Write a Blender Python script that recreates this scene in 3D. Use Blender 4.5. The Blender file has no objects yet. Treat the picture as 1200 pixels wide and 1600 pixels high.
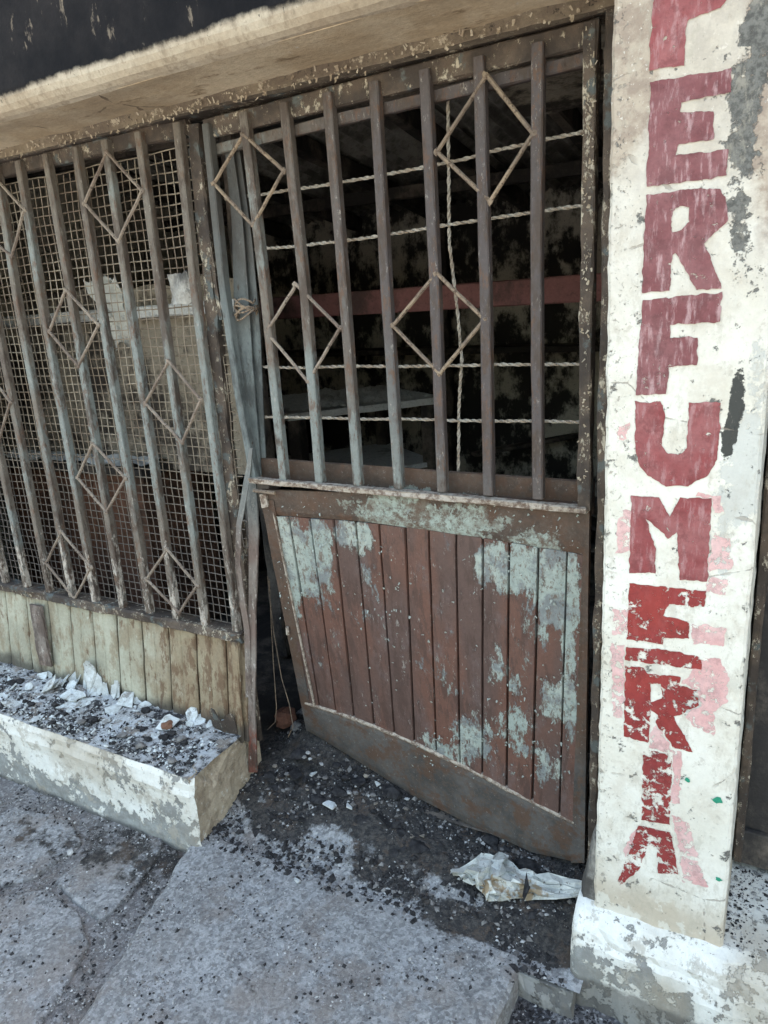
import bpy, bmesh, math, random
import numpy as np
from mathutils import Vector, Matrix, noise as mnoise

random.seed(11); rng = np.random.default_rng(11)
sc = bpy.context.scene
COL = sc.collection

# ------------------------------------------------------------------ camera
CAM = np.array([0.0, -1.7, 1.55]); FPX = 1123.04
YAW, PITCH, ROLL = .520063, .27503, -.0612
_f = np.array([-math.sin(YAW)*math.cos(PITCH), math.cos(YAW)*math.cos(PITCH), -math.sin(PITCH)])
_r0 = np.array([math.cos(YAW), math.sin(YAW), 0.0]); _u0 = np.cross(_r0, _f)
_r = math.cos(ROLL)*_r0 + math.sin(ROLL)*_u0
_u = -math.sin(ROLL)*_r0 + math.cos(ROLL)*_u0
cd = bpy.data.cameras.new('camera'); cam = bpy.data.objects.new('camera', cd); COL.objects.link(cam)
cd.sensor_fit = 'VERTICAL'; cd.sensor_height = 24.0; cd.sensor_width = 18.0
cd.lens = FPX/1600*24.0; cd.clip_start = .02; cd.clip_end = 600
cam.matrix_world = Matrix(((_r[0], _u[0], -_f[0], CAM[0]), (_r[1], _u[1], -_f[1], CAM[1]),
                           (_r[2], _u[2], -_f[2], CAM[2]), (0, 0, 0, 1)))
sc.camera = cam

# ------------------------------------------------------------------ sky, sun, exposure
SUN_EL, SUN_ROT = math.radians(58), math.radians(25)      # behind the building: the front stands in open shade
w = bpy.data.worlds.new('World'); sc.world = w; w.use_nodes = True
nt = w.node_tree; bg = nt.nodes['Background']
sky = nt.nodes.new('ShaderNodeTexSky'); sky.sky_type = 'NISHITA'; sky.sun_disc = False
sky.sun_elevation = SUN_EL; sky.sun_rotation = SUN_ROT
sky.air_density = 2.0; sky.dust_density = 4.0; sky.ozone_density = .2
nt.links.new(sky.outputs[0], bg.inputs[0]); bg.inputs[1].default_value = .13
sl = bpy.data.lights.new('sun', 'SUN'); so = bpy.data.objects.new('sun', sl); COL.objects.link(so)
sl.energy = 4.0; sl.angle = math.radians(.6); sl.color = (1, .96, .88)
_sd = Vector((math.sin(SUN_ROT)*math.cos(SUN_EL), math.cos(SUN_ROT)*math.cos(SUN_EL), math.sin(SUN_EL)))
so.rotation_euler = _sd.to_track_quat('Z', 'Y').to_euler(); so.location = (3, 8, 12)
sc.view_settings.view_transform = 'Standard'; sc.view_settings.look = 'None'
sc.view_settings.gamma = 1; sc.view_settings.exposure = 2.3
sc.cycles.use_denoising = True; sc.cycles.max_bounces = 8; sc.cycles.diffuse_bounces = 5
sc.cycles.transparent_max_bounces = 12

# ------------------------------------------------------------------ photo calibration
def at(u, v, Y):
    """point of the plane Y=const that the calibrated photograph shows at (u, v)"""
    d = (u-600)/FPX*_r - (v-800)/FPX*_u + _f
    return CAM + d*(Y-CAM[1])/d[1]
def atz(u, v, Z):
    d = (u-600)/FPX*_r - (v-800)/FPX*_u + _f
    return CAM + d*(Z-CAM[2])/d[2]

# ------------------------------------------------------------------ node helper
class Mat:
    def __init__(s, name):
        s.m = bpy.data.materials.new(name); s.m.use_nodes = True
        s.t = s.m.node_tree; s.b = s.t.nodes['Principled BSDF']
        g = s.t.nodes.new('ShaderNodeNewGeometry'); s.pos = g.outputs['Position']
        s.nrm = g.outputs['Normal']
        sp = s.t.nodes.new('ShaderNodeSeparateXYZ'); s.t.links.new(s.pos, sp.inputs[0])
        s.x, s.y, s.z = sp.outputs
    def put(s, sock, v):
        if isinstance(v, bpy.types.NodeSocket): s.t.links.new(v, sock)
        elif isinstance(v, (tuple, list)): sock.default_value = tuple(v)+((1,) if len(sock.default_value) == 4 and len(v) == 3 else ())
        else: sock.default_value = v
    def math(s, op, a, b=0.0, c=0.0, clamp=False):
        n = s.t.nodes.new('ShaderNodeMath'); n.operation = op; n.use_clamp = clamp
        s.put(n.inputs[0], a); s.put(n.inputs[1], b); s.put(n.inputs[2], c); return n.outputs[0]
    def vec(s, st=(1, 1, 1), off=(0, 0, 0)):
        n = s.t.nodes.new('ShaderNodeMapping'); s.put(n.inputs[0], s.pos)
        n.inputs['Scale'].default_value = st; n.inputs['Location'].default_value = off; return n.outputs[0]
    def noise(s, sc_, det=6, ro=.6, st=(1, 1, 1), off=(0, 0, 0), dist=0.0):
        n = s.t.nodes.new('ShaderNodeTexNoise'); s.put(n.inputs['Vector'], s.vec(st, off))
        n.inputs['Scale'].default_value = sc_; n.inputs['Detail'].default_value = det
        n.inputs['Roughness'].default_value = ro; n.inputs['Distortion'].default_value = dist
        return n.outputs[0]
    def vor(s, sc_, feat='F1', st=(1, 1, 1), off=(0, 0, 0), out='Distance', rnd=1.0):
        n = s.t.nodes.new('ShaderNodeTexVoronoi'); n.feature = feat; s.put(n.inputs['Vector'], s.vec(st, off))
        n.inputs['Scale'].default_value = sc_; n.inputs['Randomness'].default_value = rnd; return n.outputs[out]
    def th(s, v, a, b):
        n = s.t.nodes.new('ShaderNodeMapRange'); n.interpolation_type = 'SMOOTHSTEP'
        s.put(n.inputs[0], v); n.inputs[1].default_value = a; n.inputs[2].default_value = b; return n.outputs[0]
    def mix(s, f, a, b):
        n = s.t.nodes.new('ShaderNodeMix'); n.data_type = 'RGBA'
        s.put(n.inputs[0], f); s.put(n.inputs[6], a); s.put(n.inputs[7], b); return n.outputs[2]
    def add(s, *v):
        o = v[0]
        for k in v[1:]: o = s.math('ADD', o, k)
        return o
    def mul(s, a, b): return s.math('MULTIPLY', a, b)
    def blobs(s, L, ax='xz'):
        """soft sum of ellipses (a, b, ra, rb, weight) in two world axes"""
        A = {'x': s.x, 'y': s.y, 'z': s.z}; p, q = A[ax[0]], A[ax[1]]; tot = None
        for (a, b, ra, rb, wt) in L:
            u = s.math('MULTIPLY_ADD', p, 1/ra, -a/ra); v = s.math('MULTIPLY_ADD', q, 1/rb, -b/rb)
            r = s.add(s.mul(u, u), s.mul(v, v))
            e = s.math('MULTIPLY', s.math('SUBTRACT', 1.0, r, clamp=True), wt)
            tot = e if tot is None else s.math('ADD', tot, e)
        return tot
    def done(s, col, rough=.8, h=None, strength=.6, dist=.003, alpha=None, metal=0.0, spec=.3, grime=.45, gs=85):
        if grime:                                                # fine uneven tone of the surface itself
            g = s.noise(gs, 7, .8, off=(1.7, .3, 2.9)); g = s.math('MULTIPLY_ADD', g, 2*grime, 1-grime)
            n = s.t.nodes.new('ShaderNodeVectorMath'); n.operation = 'MULTIPLY'; s.put(n.inputs[0], col); s.put(n.inputs[1], g); col = n.outputs[0]
        s.put(s.b.inputs['Base Color'], col); s.put(s.b.inputs['Roughness'], rough)
        s.b.inputs['Metallic'].default_value = metal; s.b.inputs['Specular IOR Level'].default_value = spec
        if h is not None:
            n = s.t.nodes.new('ShaderNodeBump'); n.inputs['Strength'].default_value = strength
            n.inputs['Distance'].default_value = dist; s.put(n.inputs['Height'], h)
            s.t.links.new(n.outputs[0], s.b.inputs['Normal'])
        if alpha is not None: s.put(s.b.inputs['Alpha'], alpha)
        return s.m

MT = {}
def build_materials():
    # burnt fascia: soot over plaster, clean plaster along the lower rounded edge
    m = Mat('soot_fascia')
    n1 = m.noise(5, 8, .62); n2 = m.noise(38, 6, .7, st=(1, 1, .35)); n3 = m.noise(150, 3, .6)
    soot = m.mix(m.th(n1, .35, .7), (.006, .006, .0075), (.020, .0175, .018))
    scr = m.th(m.add(n2, m.mul(n1, .35)), .80, .87)
    soot = m.mix(scr, soot, (.16, .13, .10))
    n4 = m.noise(60, 8, .8, off=(3, 3, 3))
    e = m.th(m.add(m.z, m.mul(n1, .07), m.mul(n4, .014)), 2.226, 2.210); e = m.mul(e, m.math('SUBTRACT', 1.0, m.mul(m.th(m.noise(46, 8, .8, off=(1, 5, 1)), .60, .64), m.th(m.z, 2.14, 2.18))))
    bei = m.mix(m.th(n1, .35, .65), (.47, .405, .315), (.37, .30, .22)); bei = m.mix(m.mul(m.th(n2, .5, .66), .5), bei, (.20, .155, .11))
    MT['fascia'] = m.done(m.mix(e, soot, bei), .85, m.add(n2, m.mul(n3, .4)), .5, .003, spec=.15)
    # soffit plaster
    m = Mat('soffit_plaster')
    n1 = m.noise(4, 8, .65); n2 = m.noise(22, 6, .65, st=(.4, 1, 1)); n3 = m.noise(120, 3)
    c = m.mix(m.th(n1, .35, .62), (.50, .41, .295), (.38, .29, .19))
    c = m.mix(m.th(n2, .58, .72), c, (.17, .115, .065))
    c = m.mix(m.th(m.noise(9, 9, .75, off=(3, 1, 7)), .63, .68), c, (.50, .44, .36))
    ck = m.vor(3.5, 'DISTANCE_TO_EDGE', st=(1, 1.2, 1)); ck = m.add(ck, m.mul(m.noise(14, 7, .7), .14), -.05)
    c = m.mix(m.mul(m.th(ck, .034, .026), m.th(m.noise(5, 3, off=(2, 8, 1)), .54, .58)), c, (.09, .06, .04)); c = m.mix(m.mul(m.th(m.noise(2.5, 5, .6, st=(.5, 2, 1), off=(4, 4, 9)), .48, .62), .55), c, (.25, .19, .13))
    MT['soffit'] = m.done(c, .85, m.add(n2, n1, m.mul(n3, .3)), .6, .005)
    # flaking frame metal
    m = Mat('flaking_frame')
    n1 = m.noise(8, 7, .65); n2 = m.noise(50, 8, .8, st=(1, 1, .6)); n3 = m.noise(160, 3)
    c = m.mix(m.th(n1, .4, .62), (.052, .040, .033), (.115, .085, .063))
    c = m.mix(m.th(m.noise(16, 6, .6, off=(4, 4, 4)), .56, .64), c, (.10, .11, .105))
    fl = m.th(m.add(n2, m.mul(n1, .45)), .79, .825)
    c = m.mix(fl, c, (.46, .40, .31))
    MT['frame'] = m.done(c, .7, m.add(m.mul(fl, 1.2), n2, m.mul(n3, .3)), .7, .003)
    m = Mat('smoked_render')
    n1 = m.noise(7, 8, .7, st=(.5, 1, 1)); n2 = m.noise(40, 8, .78)
    c = m.mix(m.th(n1, .38, .62), (.23, .185, .13), (.13, .10, .075)); c = m.mix(m.th(n2, .56, .62), c, (.42, .36, .27)); c = m.mix(m.th(n2, .42, .37), c, (.05, .04, .032))
    MT['head'] = m.done(c, .85, m.add(n1, n2), .8, .006)
    # grille bars: weathered teal grey over rust
    m = Mat('grille_paint')
    n1 = m.noise(6, 7, .65); n2 = m.noise(60, 6, .7, st=(1, 1, .3)); n3 = m.noise(200, 3)
    teal = m.mix(m.th(n1, .35, .65), (.155, .132, .108), (.125, .104, .086)); tl = m.th(m.math('MULTIPLY_ADD', m.noise(4, 6, .7, st=(1, 1, .5), off=(3, 8, 8)), 1.0, m.blobs([(-1.75, 1.25, .75, .42, .16), (-1.1, 1.15, .6, .3, .22), (-2.3, 1.2, .5, .4, .12)])), .52, .66); teal = m.mix(tl, teal, (.19, .205, .192))
    pur = m.blobs([(-.55, 1.85, .75, .85, 1.3), (-.6, 1.4, .35, .9, .7)])
    teal = m.mix(m.math('MINIMUM', pur, 1.0), teal, (.085, .070, .067))
    low = m.th(m.math('MULTIPLY_ADD', n1, -.7, m.z), .62, .18)      # heat-scaled lower ends
    r = m.mul(m.th(m.add(n2, m.mul(n1, .5), m.mul(low, .10)), .82, .92), .8)
    c = m.mix(r, teal, (.085, .055, .04))
    pale = m.th(m.add(m.noise(40, 7, .75, st=(1, 1, .4), off=(9, 2, 5)), m.mul(low, .17)), .64, .70)
    c = m.mix(pale, c, (.45, .40, .345))
    spk = m.th(m.noise(70, 8, .85, st=(1, 1, .35), off=(6, 1, 1)), .575, .63); c = m.mix(m.mul(spk, .7), c, (.38, .35, .31)); c = m.mix(m.mul(m.th(m.noise(38, 8, .8, st=(1, 1, .4), off=(1, 7, 5)), .54, .60), .8), c, (.125, .070, .045)); c = m.mix(m.mul(m.th(m.noise(18, 7, .75, st=(1, 1, .3), off=(2, 2, 8)), .50, .60), .85), c, (.070, .050, .039))
    MT['bar'] = m.done(c, .62, m.add(m.mul(r, -.8), m.mul(pale, .8), n2, m.mul(n3, .4)), .6, .002)
    # thin rods, burnt pale tan
    m = Mat('scaled_rod')
    n1 = m.noise(14, 6, .6); n2 = m.noise(120, 5, .7)
    c = m.mix(m.th(n1, .38, .62), (.28, .21, .145), (.17, .13, .10)); c = m.mix(m.th(n2, .52, .62), c, (.085, .058, .042))
    MT['rod'] = m.done(c, .8, n2, .7, .002)
    m = Mat('dull_rod')
    n1 = m.noise(9, 6, .6); n2 = m.noise(120, 5, .7)
    c = m.mix(m.th(n1, .38, .62), (.27, .22, .175), (.16, .12, .095)); c = m.mix(m.th(n2, .53, .64), c, (.05, .037, .03))
    MT['rod2'] = m.done(c, .8, n2, .7, .002)
    m = Mat('twisted_steel')
    n1 = m.noise(20, 6, .6); n2 = m.noise(160, 5, .7)
    c = m.mix(m.th(n1, .38, .62), (.42, .38, .32), (.31, .25, .19)); c = m.mix(m.th(n2, .58, .68), c, (.17, .13, .10))
    MT['twist'] = m.done(c, .75, n2, .6, .002)
    m = Mat('mesh_wire')
    n1 = m.noise(5, 6, .6); c = m.mix(m.th(n1, .35, .65), (.34, .285, .215), (.19, .145, .105))
    low = m.th(m.math('MULTIPLY_ADD', n1, .6, m.z), 1.55, 1.05); c = m.mix(low, c, (.14, .12, .105))
    MT['wire'] = m.done(c, .75)
    # door boards: mint paint surviving in patches over red-brown primer
    m = Mat('door_boards')
    n1 = m.noise(10, 9, .74, st=(1.2, 1, .6)); n2 = m.noise(34, 9, .78, st=(1, 1, .38)); n3 = m.noise(140, 4, .65); n4 = m.noise(3.5, 4, .5, st=(2.2, 1, .6))
    prim = m.mix(m.th(n4, .38, .62), (.132, .064, .046), (.098, .060, .050))
    prim = m.mix(m.mul(m.th(n1, .52, .66), .6), prim, (.135, .098, .092)); prim = m.mix(m.mul(m.th(m.noise(26, 8, .78, st=(1, 1, .22), off=(7, 2, 2)), .50, .58), .7), prim, (.065, .038, .031))
    prim = m.mix(m.mul(m.th(n2, .57, .65), .8), prim, (.062, .036, .031))
    def D(L): return m.blobs([(*at(u, v, .04)[[0, 2]], ru/470, rv/520, k) for u, v, ru, rv, k in L])
    gb = D([(452, 890, 26, 120, 1.1), (470, 860, 30, 90, .9), (505, 850, 26, 70, 1.1), (500, 920, 40, 80, .45), (555, 832, 48, 38, 1.0), (790, 880, 50, 48, 1.0), (830, 870, 22, 60, .8), (880, 900, 40, 75, .85), (860, 960, 60, 50, .45),
            (880, 1085, 36, 45, .8), (800, 1040, 40, 60, .45), (735, 1150, 45, 55, .65), (690, 1180, 50, 40, .6), (800, 1130, 40, 60, .5), (700, 1060, 30, 50, .4), (590, 910, 28, 40, .4), (560, 960, 25, 60, .35), (850, 1190, 40, 50, .5), (895, 1000, 14, 190, .6), (660, 1040, 20, 40, .4)])
    g = m.math('MULTIPLY_ADD', gb, .24, m.add(m.mul(n1, .42), m.mul(n2, .62)))
    gm = m.th(g, .622, .65); fk = m.mul(m.th(m.noise(48, 9, .8, st=(1, 1, .55), off=(3, 9, 4)), .575, .61), m.th(m.math('MULTIPLY_ADD', gb, .5, n1), .52, .66)); gm = m.math('MAXIMUM', gm, fk)
    mint = m.mix(m.th(n4, .4, .6), (.29, .335, .305), (.35, .385, .345)); mint = m.mix(m.th(m.noise(11, 6, .7, off=(5, 5, 5)), .47, .58), mint, (.185, .20, .20))
    mint = m.mix(m.mul(m.th(m.noise(75, 7, .82, st=(1, 1, .5)), .52, .58), .85), mint, (.13, .09, .068))
    c = m.mix(gm, prim, mint)
    edge_p = m.th(m.noise(60, 8, .85, st=(1, 1, .3), off=(5, 5, 1)), .60, .635); c = m.mix(m.mul(edge_p, .8), c, (.33, .30, .27))
    MT['board'] = m.done(c, m.math('MULTIPLY_ADD', n2, .35, .38), m.add(m.mul(gm, .9), m.mul(edge_p, .5), m.mul(n2, .8), m.mul(n3, .35)), .6, .0022, spec=.4)
    # door rails: scorched
    m = Mat('door_rail')
    n1 = m.noise(7, 8, .66); n2 = m.noise(42, 7, .72); n3 = m.noise(170, 4, .65)
    c = m.mix(m.th(n1, .38, .62), (.065, .046, .036), (.10, .064, .046))
    lowr = m.th(m.z, .42, .30); c = m.mix(lowr, c, m.mix(m.th(n1, .4, .6), (.058, .054, .051), (.10, .092, .086)))
    gb = m.blobs([(-1.0, 1.0, .2, .1, .8), (-.78, .97, .3, .12, .9), (-.50, .93, .12, .08, .8), (-1.22, .94, .1, .05, .5)])
    gm = m.th(m.math('MULTIPLY_ADD', gb, .34, m.add(m.mul(n1, .55), m.mul(n2, .55))), .74, .78)
    c = m.mix(gm, c, m.mix(m.th(n2, .45, .6), (.30, .345, .305), (.22, .225, .19))); c = m.mix(m.mul(m.th(m.noise(60, 8, .82, off=(1, 1, 9)), .50, .57), .8), c, (.10, .075, .058))
    c = m.mix(m.mul(m.th(m.noise(11, 8, .75, off=(8, 3, 3)), .49, .58), .8), c, (.095, .053, .034)); sp = m.th(m.noise(80, 7, .85, off=(2, 7, 3)), .60, .65); c = m.mix(m.mul(sp, .75), c, (.32, .30, .28))
    MT['rail'] = m.done(c, .62, m.add(m.mul(gm, .6), n2, m.mul(n3, .4)), .6, .0022)
    m = Mat('pale_lip')
    n2 = m.noise(55, 6, .75); c = m.mix(m.th(n2, .42, .60), (.40, .345, .285), (.15, .105, .08))
    MT['lip'] = m.done(c, .75, n2, .7, .003)
    # stiles with blue-teal sheet
    m = Mat('stile_sheet')
    n1 = m.noise(7, 7, .62); n2 = m.noise(60, 6, .75, st=(1, 1, .4))
    c = m.mix(m.th(n1, .36, .62), (.115, .13, .128), (.165, .185, .18)); c = m.mix(m.mul(m.th(m.noise(14, 7, .7, st=(1, 1, .35), off=(7, 7, 1)), .46, .58), .8), c, (.055, .058, .056)); c = m.mix(m.mul(m.th(m.math('MULTIPLY_ADD', n1, .6, m.z), 1.75, 2.1), .8), c, (.075, .066, .058)); c = m.mix(m.th(m.math('MULTIPLY_ADD', n1, .5, m.z), 1.33, 1.18), c, (.165, .12, .085))
    c = m.mix(m.th(n2, .60, .67), c, (.06, .045, .036)); c = m.mix(m.th(m.noise(50, 6, .8, off=(1, 9, 3)), .66, .69), c, (.44, .42, .38))
    MT['stile'] = m.done(c, .6, n2, .6, .002)
    m = Mat('jamb_strip')
    n1 = m.noise(7, 7, .62); n2 = m.noise(60, 6, .75, st=(1, 1, .4))
    c = m.mix(m.th(n1, .36, .62), (.16, .115, .095), (.215, .185, .16)); red = m.th(m.math('MULTIPLY_ADD', n1, .12, m.z), .25, .20)
    c = m.mix(m.mul(red, m.th(n2, .36, .5)), c, (.17, .062, .042)); c = m.mix(m.mul(m.th(m.noise(13, 8, .75, st=(1, 1, .4), off=(4, 6, 1)), .48, .57), .8), c, (.075, .055, .045)); c = m.mix(m.th(n2, .59, .64), c, (.38, .34, .30)); c = m.mix(m.mul(m.th(m.z, .80, 1.0), .6), c, (.14, .165, .165))
    MT['jamb'] = m.done(c, .65, n2, .6, .002)
    # apron sheet
    m = Mat('apron_paint')
    n1 = m.noise(6, 7, .62); n2 = m.noise(30, 7, .72, st=(1, 1, .35)); n3 = m.noise(150, 4)
    rt = m.th(m.math('MULTIPLY_ADD', n1, .8, m.x), -1.78, -1.45)
    c = m.mix(m.th(n1, .38, .62), (.40, .385, .30), (.31, .295, .225))
    c = m.mix(m.mul(rt, .85), c, m.mix(m.th(n1, .42, .58), (.22, .15, .085), (.30, .245, .16)))
    c = m.mix(m.mul(m.th(m.noise(9, 8, .75, st=(1.4, 1, .7), off=(6, 6, 6)), .48, .58), .75), c, (.245, .195, .13)); c = m.mix(m.mul(m.th(m.add(n2, m.mul(rt, .09)), .57, .64), .85), c, (.14, .085, .05))
    c = m.mix(m.mul(m.th(m.math('MULTIPLY_ADD', n2, .12, m.z), .535, .575), .75), c, (.06, .048, .038))
    c = m.mix(m.th(m.noise(24, 7, .8, st=(1, 1, .5), off=(8, 0, 2)), .635, .665), c, (.44, .43, .35))
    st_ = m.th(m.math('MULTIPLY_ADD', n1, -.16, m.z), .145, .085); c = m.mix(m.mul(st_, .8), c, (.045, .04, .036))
    MT['apron'] = m.done(c, .65, m.add(n2, m.mul(n3, .3)), .5, .002)
    # whitewashed masonry, flaked to grey render
    def masonry(name, lowz, k):
        m = Mat(name)
        n1 = m.noise(7, 8, .62); n2 = m.noise(26, 7, .7); n3 = m.noise(130, 5, .7); n4 = m.noise(2.2, 3, .5)
        wh = m.mix(m.th(n1, .35, .65), (.74, .73, .68), (.62, .595, .53))
        gr = m.mix(m.th(n2, .4, .6), (.335, .34, .325), (.245, .24, .225))
        lo = m.th(m.z, lowz+.12, lowz-.02)
        pm = m.th(m.add(m.mul(n1, .55), m.mul(n2, .55), m.mul(lo, k)), .605, .622)
        c = m.mix(pm, wh, gr)
        c = m.mix(m.mul(m.th(n4, .50, .66), .55), c, (.36, .29, .20))
        sp = m.th(m.noise(60, 7, .8, off=(5, 2, 1)), .60, .64); c = m.mix(m.mul(sp, .8), c, (.22, .19, .16)); c = m.mix(m.mul(m.th(m.noise(14, 8, .75, off=(9, 1, 5)), .54, .60), .7), c, (.40, .36, .30))
        dt = m.th(m.math('MULTIPLY_ADD', n2, .06, m.z), lowz+.012, lowz-.012); c = m.mix(m.mul(dt, .7), c, (.085, .075, .065))
        return m.done(c, .85, m.add(m.mul(pm, -1.1), m.mul(n2, .6), m.mul(n3, .35)), .75, .004, grime=.22)
    MT['ledge'] = masonry('whitewashed_masonry', -.10, .10)
    MT['plinth'] = masonry('flaked_plinth_masonry', -.06, .07)
    m = Mat('bare_render')
    n1 = m.noise(8, 7, .65); n2 = m.noise(40, 6, .7)
    c = m.mix(m.th(n1, .38, .62), (.42, .35, .26), (.31, .25, .18)); c = m.mix(m.th(n2, .57, .64), c, (.50, .46, .39)); c = m.mix(m.mul(m.th(m.noise(18, 8, .75, off=(5, 5, 9)), .52, .6), .6), c, (.20, .155, .11))
    MT['render'] = m.done(c, .9, m.add(n1, n2), .8, .006)
    # ashy top
    m = Mat('ashy_top')
    n1 = m.noise(9, 8, .68); n2 = m.noise(34, 8, .75); n3 = m.noise(150, 4)
    c = m.mix(m.th(n1, .36, .6), (.46, .47, .475), (.27, .26, .25)); c = m.mix(m.mul(m.th(m.noise(13, 8, .7, off=(2, 5, 5)), .52, .60), .8), c, (.19, .15, .115))
    bl = m.th(m.add(m.mul(n1, .5), m.mul(n2, .6)), .535, .60); c = m.mix(bl, c, (.035, .034, .036))
    c = m.mix(m.th(n3, .64, .68), c, (.55, .56, .57))
    MT['ash_top'] = m.done(c, .9, m.add(n2, m.mul(n3, .5)), .8, .006)
    # pillar plaster
    m = Mat('pillar_plaster')
    n1 = m.noise(5, 8, .62); n2 = m.noise(28, 7, .7); n3 = m.noise(120, 5, .7); n4 = m.noise(75, 5, .75)
    c = m.mix(m.th(n1, .38, .64), (.74, .72, .65), (.66, .63, .545))
    c = m.mix(m.mul(m.th(m.noise(10, 8, .75, off=(4, 9, 2)), .48, .62), .55), c, (.56, .51, .425)); c = m.mix(m.mul(m.th(m.noise(34, 8, .8, off=(9, 4, 2)), .57, .63), .5), c, (.43, .39, .33))
    # tan deepening with height, smoke-tanned upper edges
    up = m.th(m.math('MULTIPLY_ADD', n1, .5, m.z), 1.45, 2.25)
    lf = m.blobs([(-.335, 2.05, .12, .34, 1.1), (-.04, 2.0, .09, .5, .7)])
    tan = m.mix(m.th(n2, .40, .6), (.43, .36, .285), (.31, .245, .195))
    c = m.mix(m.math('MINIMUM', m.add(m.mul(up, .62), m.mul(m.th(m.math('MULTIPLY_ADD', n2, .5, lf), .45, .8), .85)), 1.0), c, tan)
    c = m.mix(m.mul(m.th(m.noise(95, 4, .7, off=(1, 1, 4)), .60, .65), m.th(m.z, 1.7, 1.9)), c, (.60, .55, .48))
    # lower splash zone
    dn = m.th(m.math('MULTIPLY_ADD', n1, -.25, m.z), .12, -.03); c = m.mix(m.mul(dn, .8), c, (.46, .385, .29)); c = m.mix(m.mul(dn, m.mul(m.th(m.noise(9, 6, .6, off=(2, 9, 9)), .52, .55), .7)), c, (.66, .635, .56))
    # grey bare patches, black stain streak on the right
    gp = m.th(m.math('MULTIPLY_ADD', m.blobs([(-.065, 1.18, .05, .16, .55), (-.05, 1.32, .04, .2, .35), (-.14, .70, .07, .04, .5), (-.10, 1.03, .03, .1, .4)]), .5, m.mul(n2, .9)), .60, .66)
    c = m.mix(m.mul(gp, .6), c, (.44, .45, .43))
    bk = m.math('MINIMUM', 1.0, m.blobs([(*at(u, v, -.2)[[0, 2]], ru/640, rv/640, k) for u, v, ru, rv, k in [(1020, 60, 60, 90, .0), (1160, 170, 22, 60, .9), (1152, 270, 18, 60, .95), (1170, 90, 26, 60, .85), (1150, 350, 18, 40, .8), (1160, 225, 16, 30, .6), (1148, 410, 12, 30, .5), (1190, 40, 26, 70, .8)]]))
    bkm = m.th(m.math('MULTIPLY_ADD', bk, .17, m.add(m.mul(m.noise(20, 8, .72, off=(6, 6, 3)), .85), m.mul(n4, .3))), .66, .70)
    c = m.mix(bkm, c, m.mix(m.th(n4, .4, .6), (.085, .082, .075), (.17, .165, .15)))
    b2 = m.blobs([(-.083, 1.345, .020, .085, 1.2), (-.094, 1.27, .018, .055, 1.1)])
    c = m.mix(m.th(m.math('MULTIPLY_ADD', b2, .38, m.add(m.mul(n4, .5), m.mul(n2, .45))), .70, .75), c, (.055, .055, .05))
    # speckle of pinholes, most along the left margin
    spk = m.th(m.math('MULTIPLY_ADD', m.th(m.x, -.25, -.32), .075, n4), .645, .68); c = m.mix(m.mul(spk, .7), c, (.30, .265, .22)); c = m.mix(m.mul(m.th(m.noise(17, 9, .8, st=(1.3, 1, .6), off=(3, 2, 8)), .52, .60), .38), c, (.40, .36, .29))
    ck = m.add(m.vor(4, 'DISTANCE_TO_EDGE', st=(.7, 1, 1.1)), m.mul(m.noise(22, 7, .7), .09), -.028)
    ckm = m.mul(m.th(ck, .0215, .018), m.th(m.noise(6, 3, .5, off=(7, 7, 7)), .56, .60)); c = m.mix(m.mul(ckm, .6), c, (.26, .22, .18))
    MT['pillar'] = m.done(c, .8, m.add(m.mul(bkm, -1.0), m.mul(spk, -.6), m.mul(gp, -.3), m.mul(n2, .5), m.mul(n3, .3), m.mul(ckm, -.8)), .7, .003, grime=.18)
    # letter paints
    def paint(name, c1, c2, thr, fade):
        m = Mat(name)
        n1 = m.noise(12, 6, .6); n2 = m.noise(58, 7, .72, dist=.4); n3 = m.noise(170, 4, .7); st_ = m.noise(70, 5, .7, st=(1, 1, .22))
        c = m.mix(m.th(n1, .36, .64), c1, c2); c = m.mix(m.mul(m.th(st_, .5, .66), fade), c, (.52, .36, .36))
        c = m.mix(m.mul(m.th(n3, .62, .70), .35), c, (.10, .03, .03))
        a = m.th(m.add(m.mul(n2, .78), m.mul(n1, .22)), thr+.018, thr-.018); a = m.mul(a, m.th(m.noise(60, 8, .8, st=(.5, 1, 1), off=(3, 3, 7)), .625+(thr-.5)*.2, .60+(thr-.5)*.2)); c = m.mix(m.mul(m.th(m.noise(26, 8, .75, off=(8, 8, 1)), .5, .6), .45), c, tuple(k*.6 for k in c1))
        return m.done(c, .6, n3, .4, .001, alpha=a)
    MT['let_a'] = paint('faded_crimson_paint', (.175, .056, .06), (.225, .092, .095), .625, .6)
    MT['let_b'] = paint('crimson_paint', (.235, .052, .054), (.285, .10, .10), .625, .35)
    MT['let_c'] = paint('flaking_red_paint', (.285, .040, .034), (.245, .035, .034), .56, .05)
    MT['let_d'] = paint('badly_flaked_red_paint', (.225, .034, .034), (.28, .05, .045), .525, .05)
    MT['ghost'] = paint('washed_pink_paint', (.62, .36, .345), (.66, .45, .43), .555, .3)
    m = Mat('green_paint'); MT['green'] = m.done((.03, .26, .16), .5)
    # concrete ramp / paving / soil
    def concrete(name, c1, c2, soot_blobs, k=.5):
        m = Mat(name)
        n1 = m.noise(5, 8, .65); n2 = m.noise(24, 8, .72); n3 = m.noise(95, 6, .75); n4 = m.noise(260, 3, .6)
        c = m.mix(m.th(n1, .36, .64), c1, c2)
        c = m.mix(m.mul(m.th(n2, .52, .64), .55), c, (.165, .15, .14))
        ag = m.vor(135, out='Color'); ag2 = m.vor(62, out='Color', off=(3, 1, 2)); pt = m.th(m.noise(7, 6, .7, off=(6, 2, 4)), .40, .62)
        c = m.mix(m.mul(m.th(ag, .40, .34), .40), c, (.085, .082, .085)); c = m.mix(m.mul(m.th(ag, .64, .70), .36), c, (.43, .425, .42))
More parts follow.
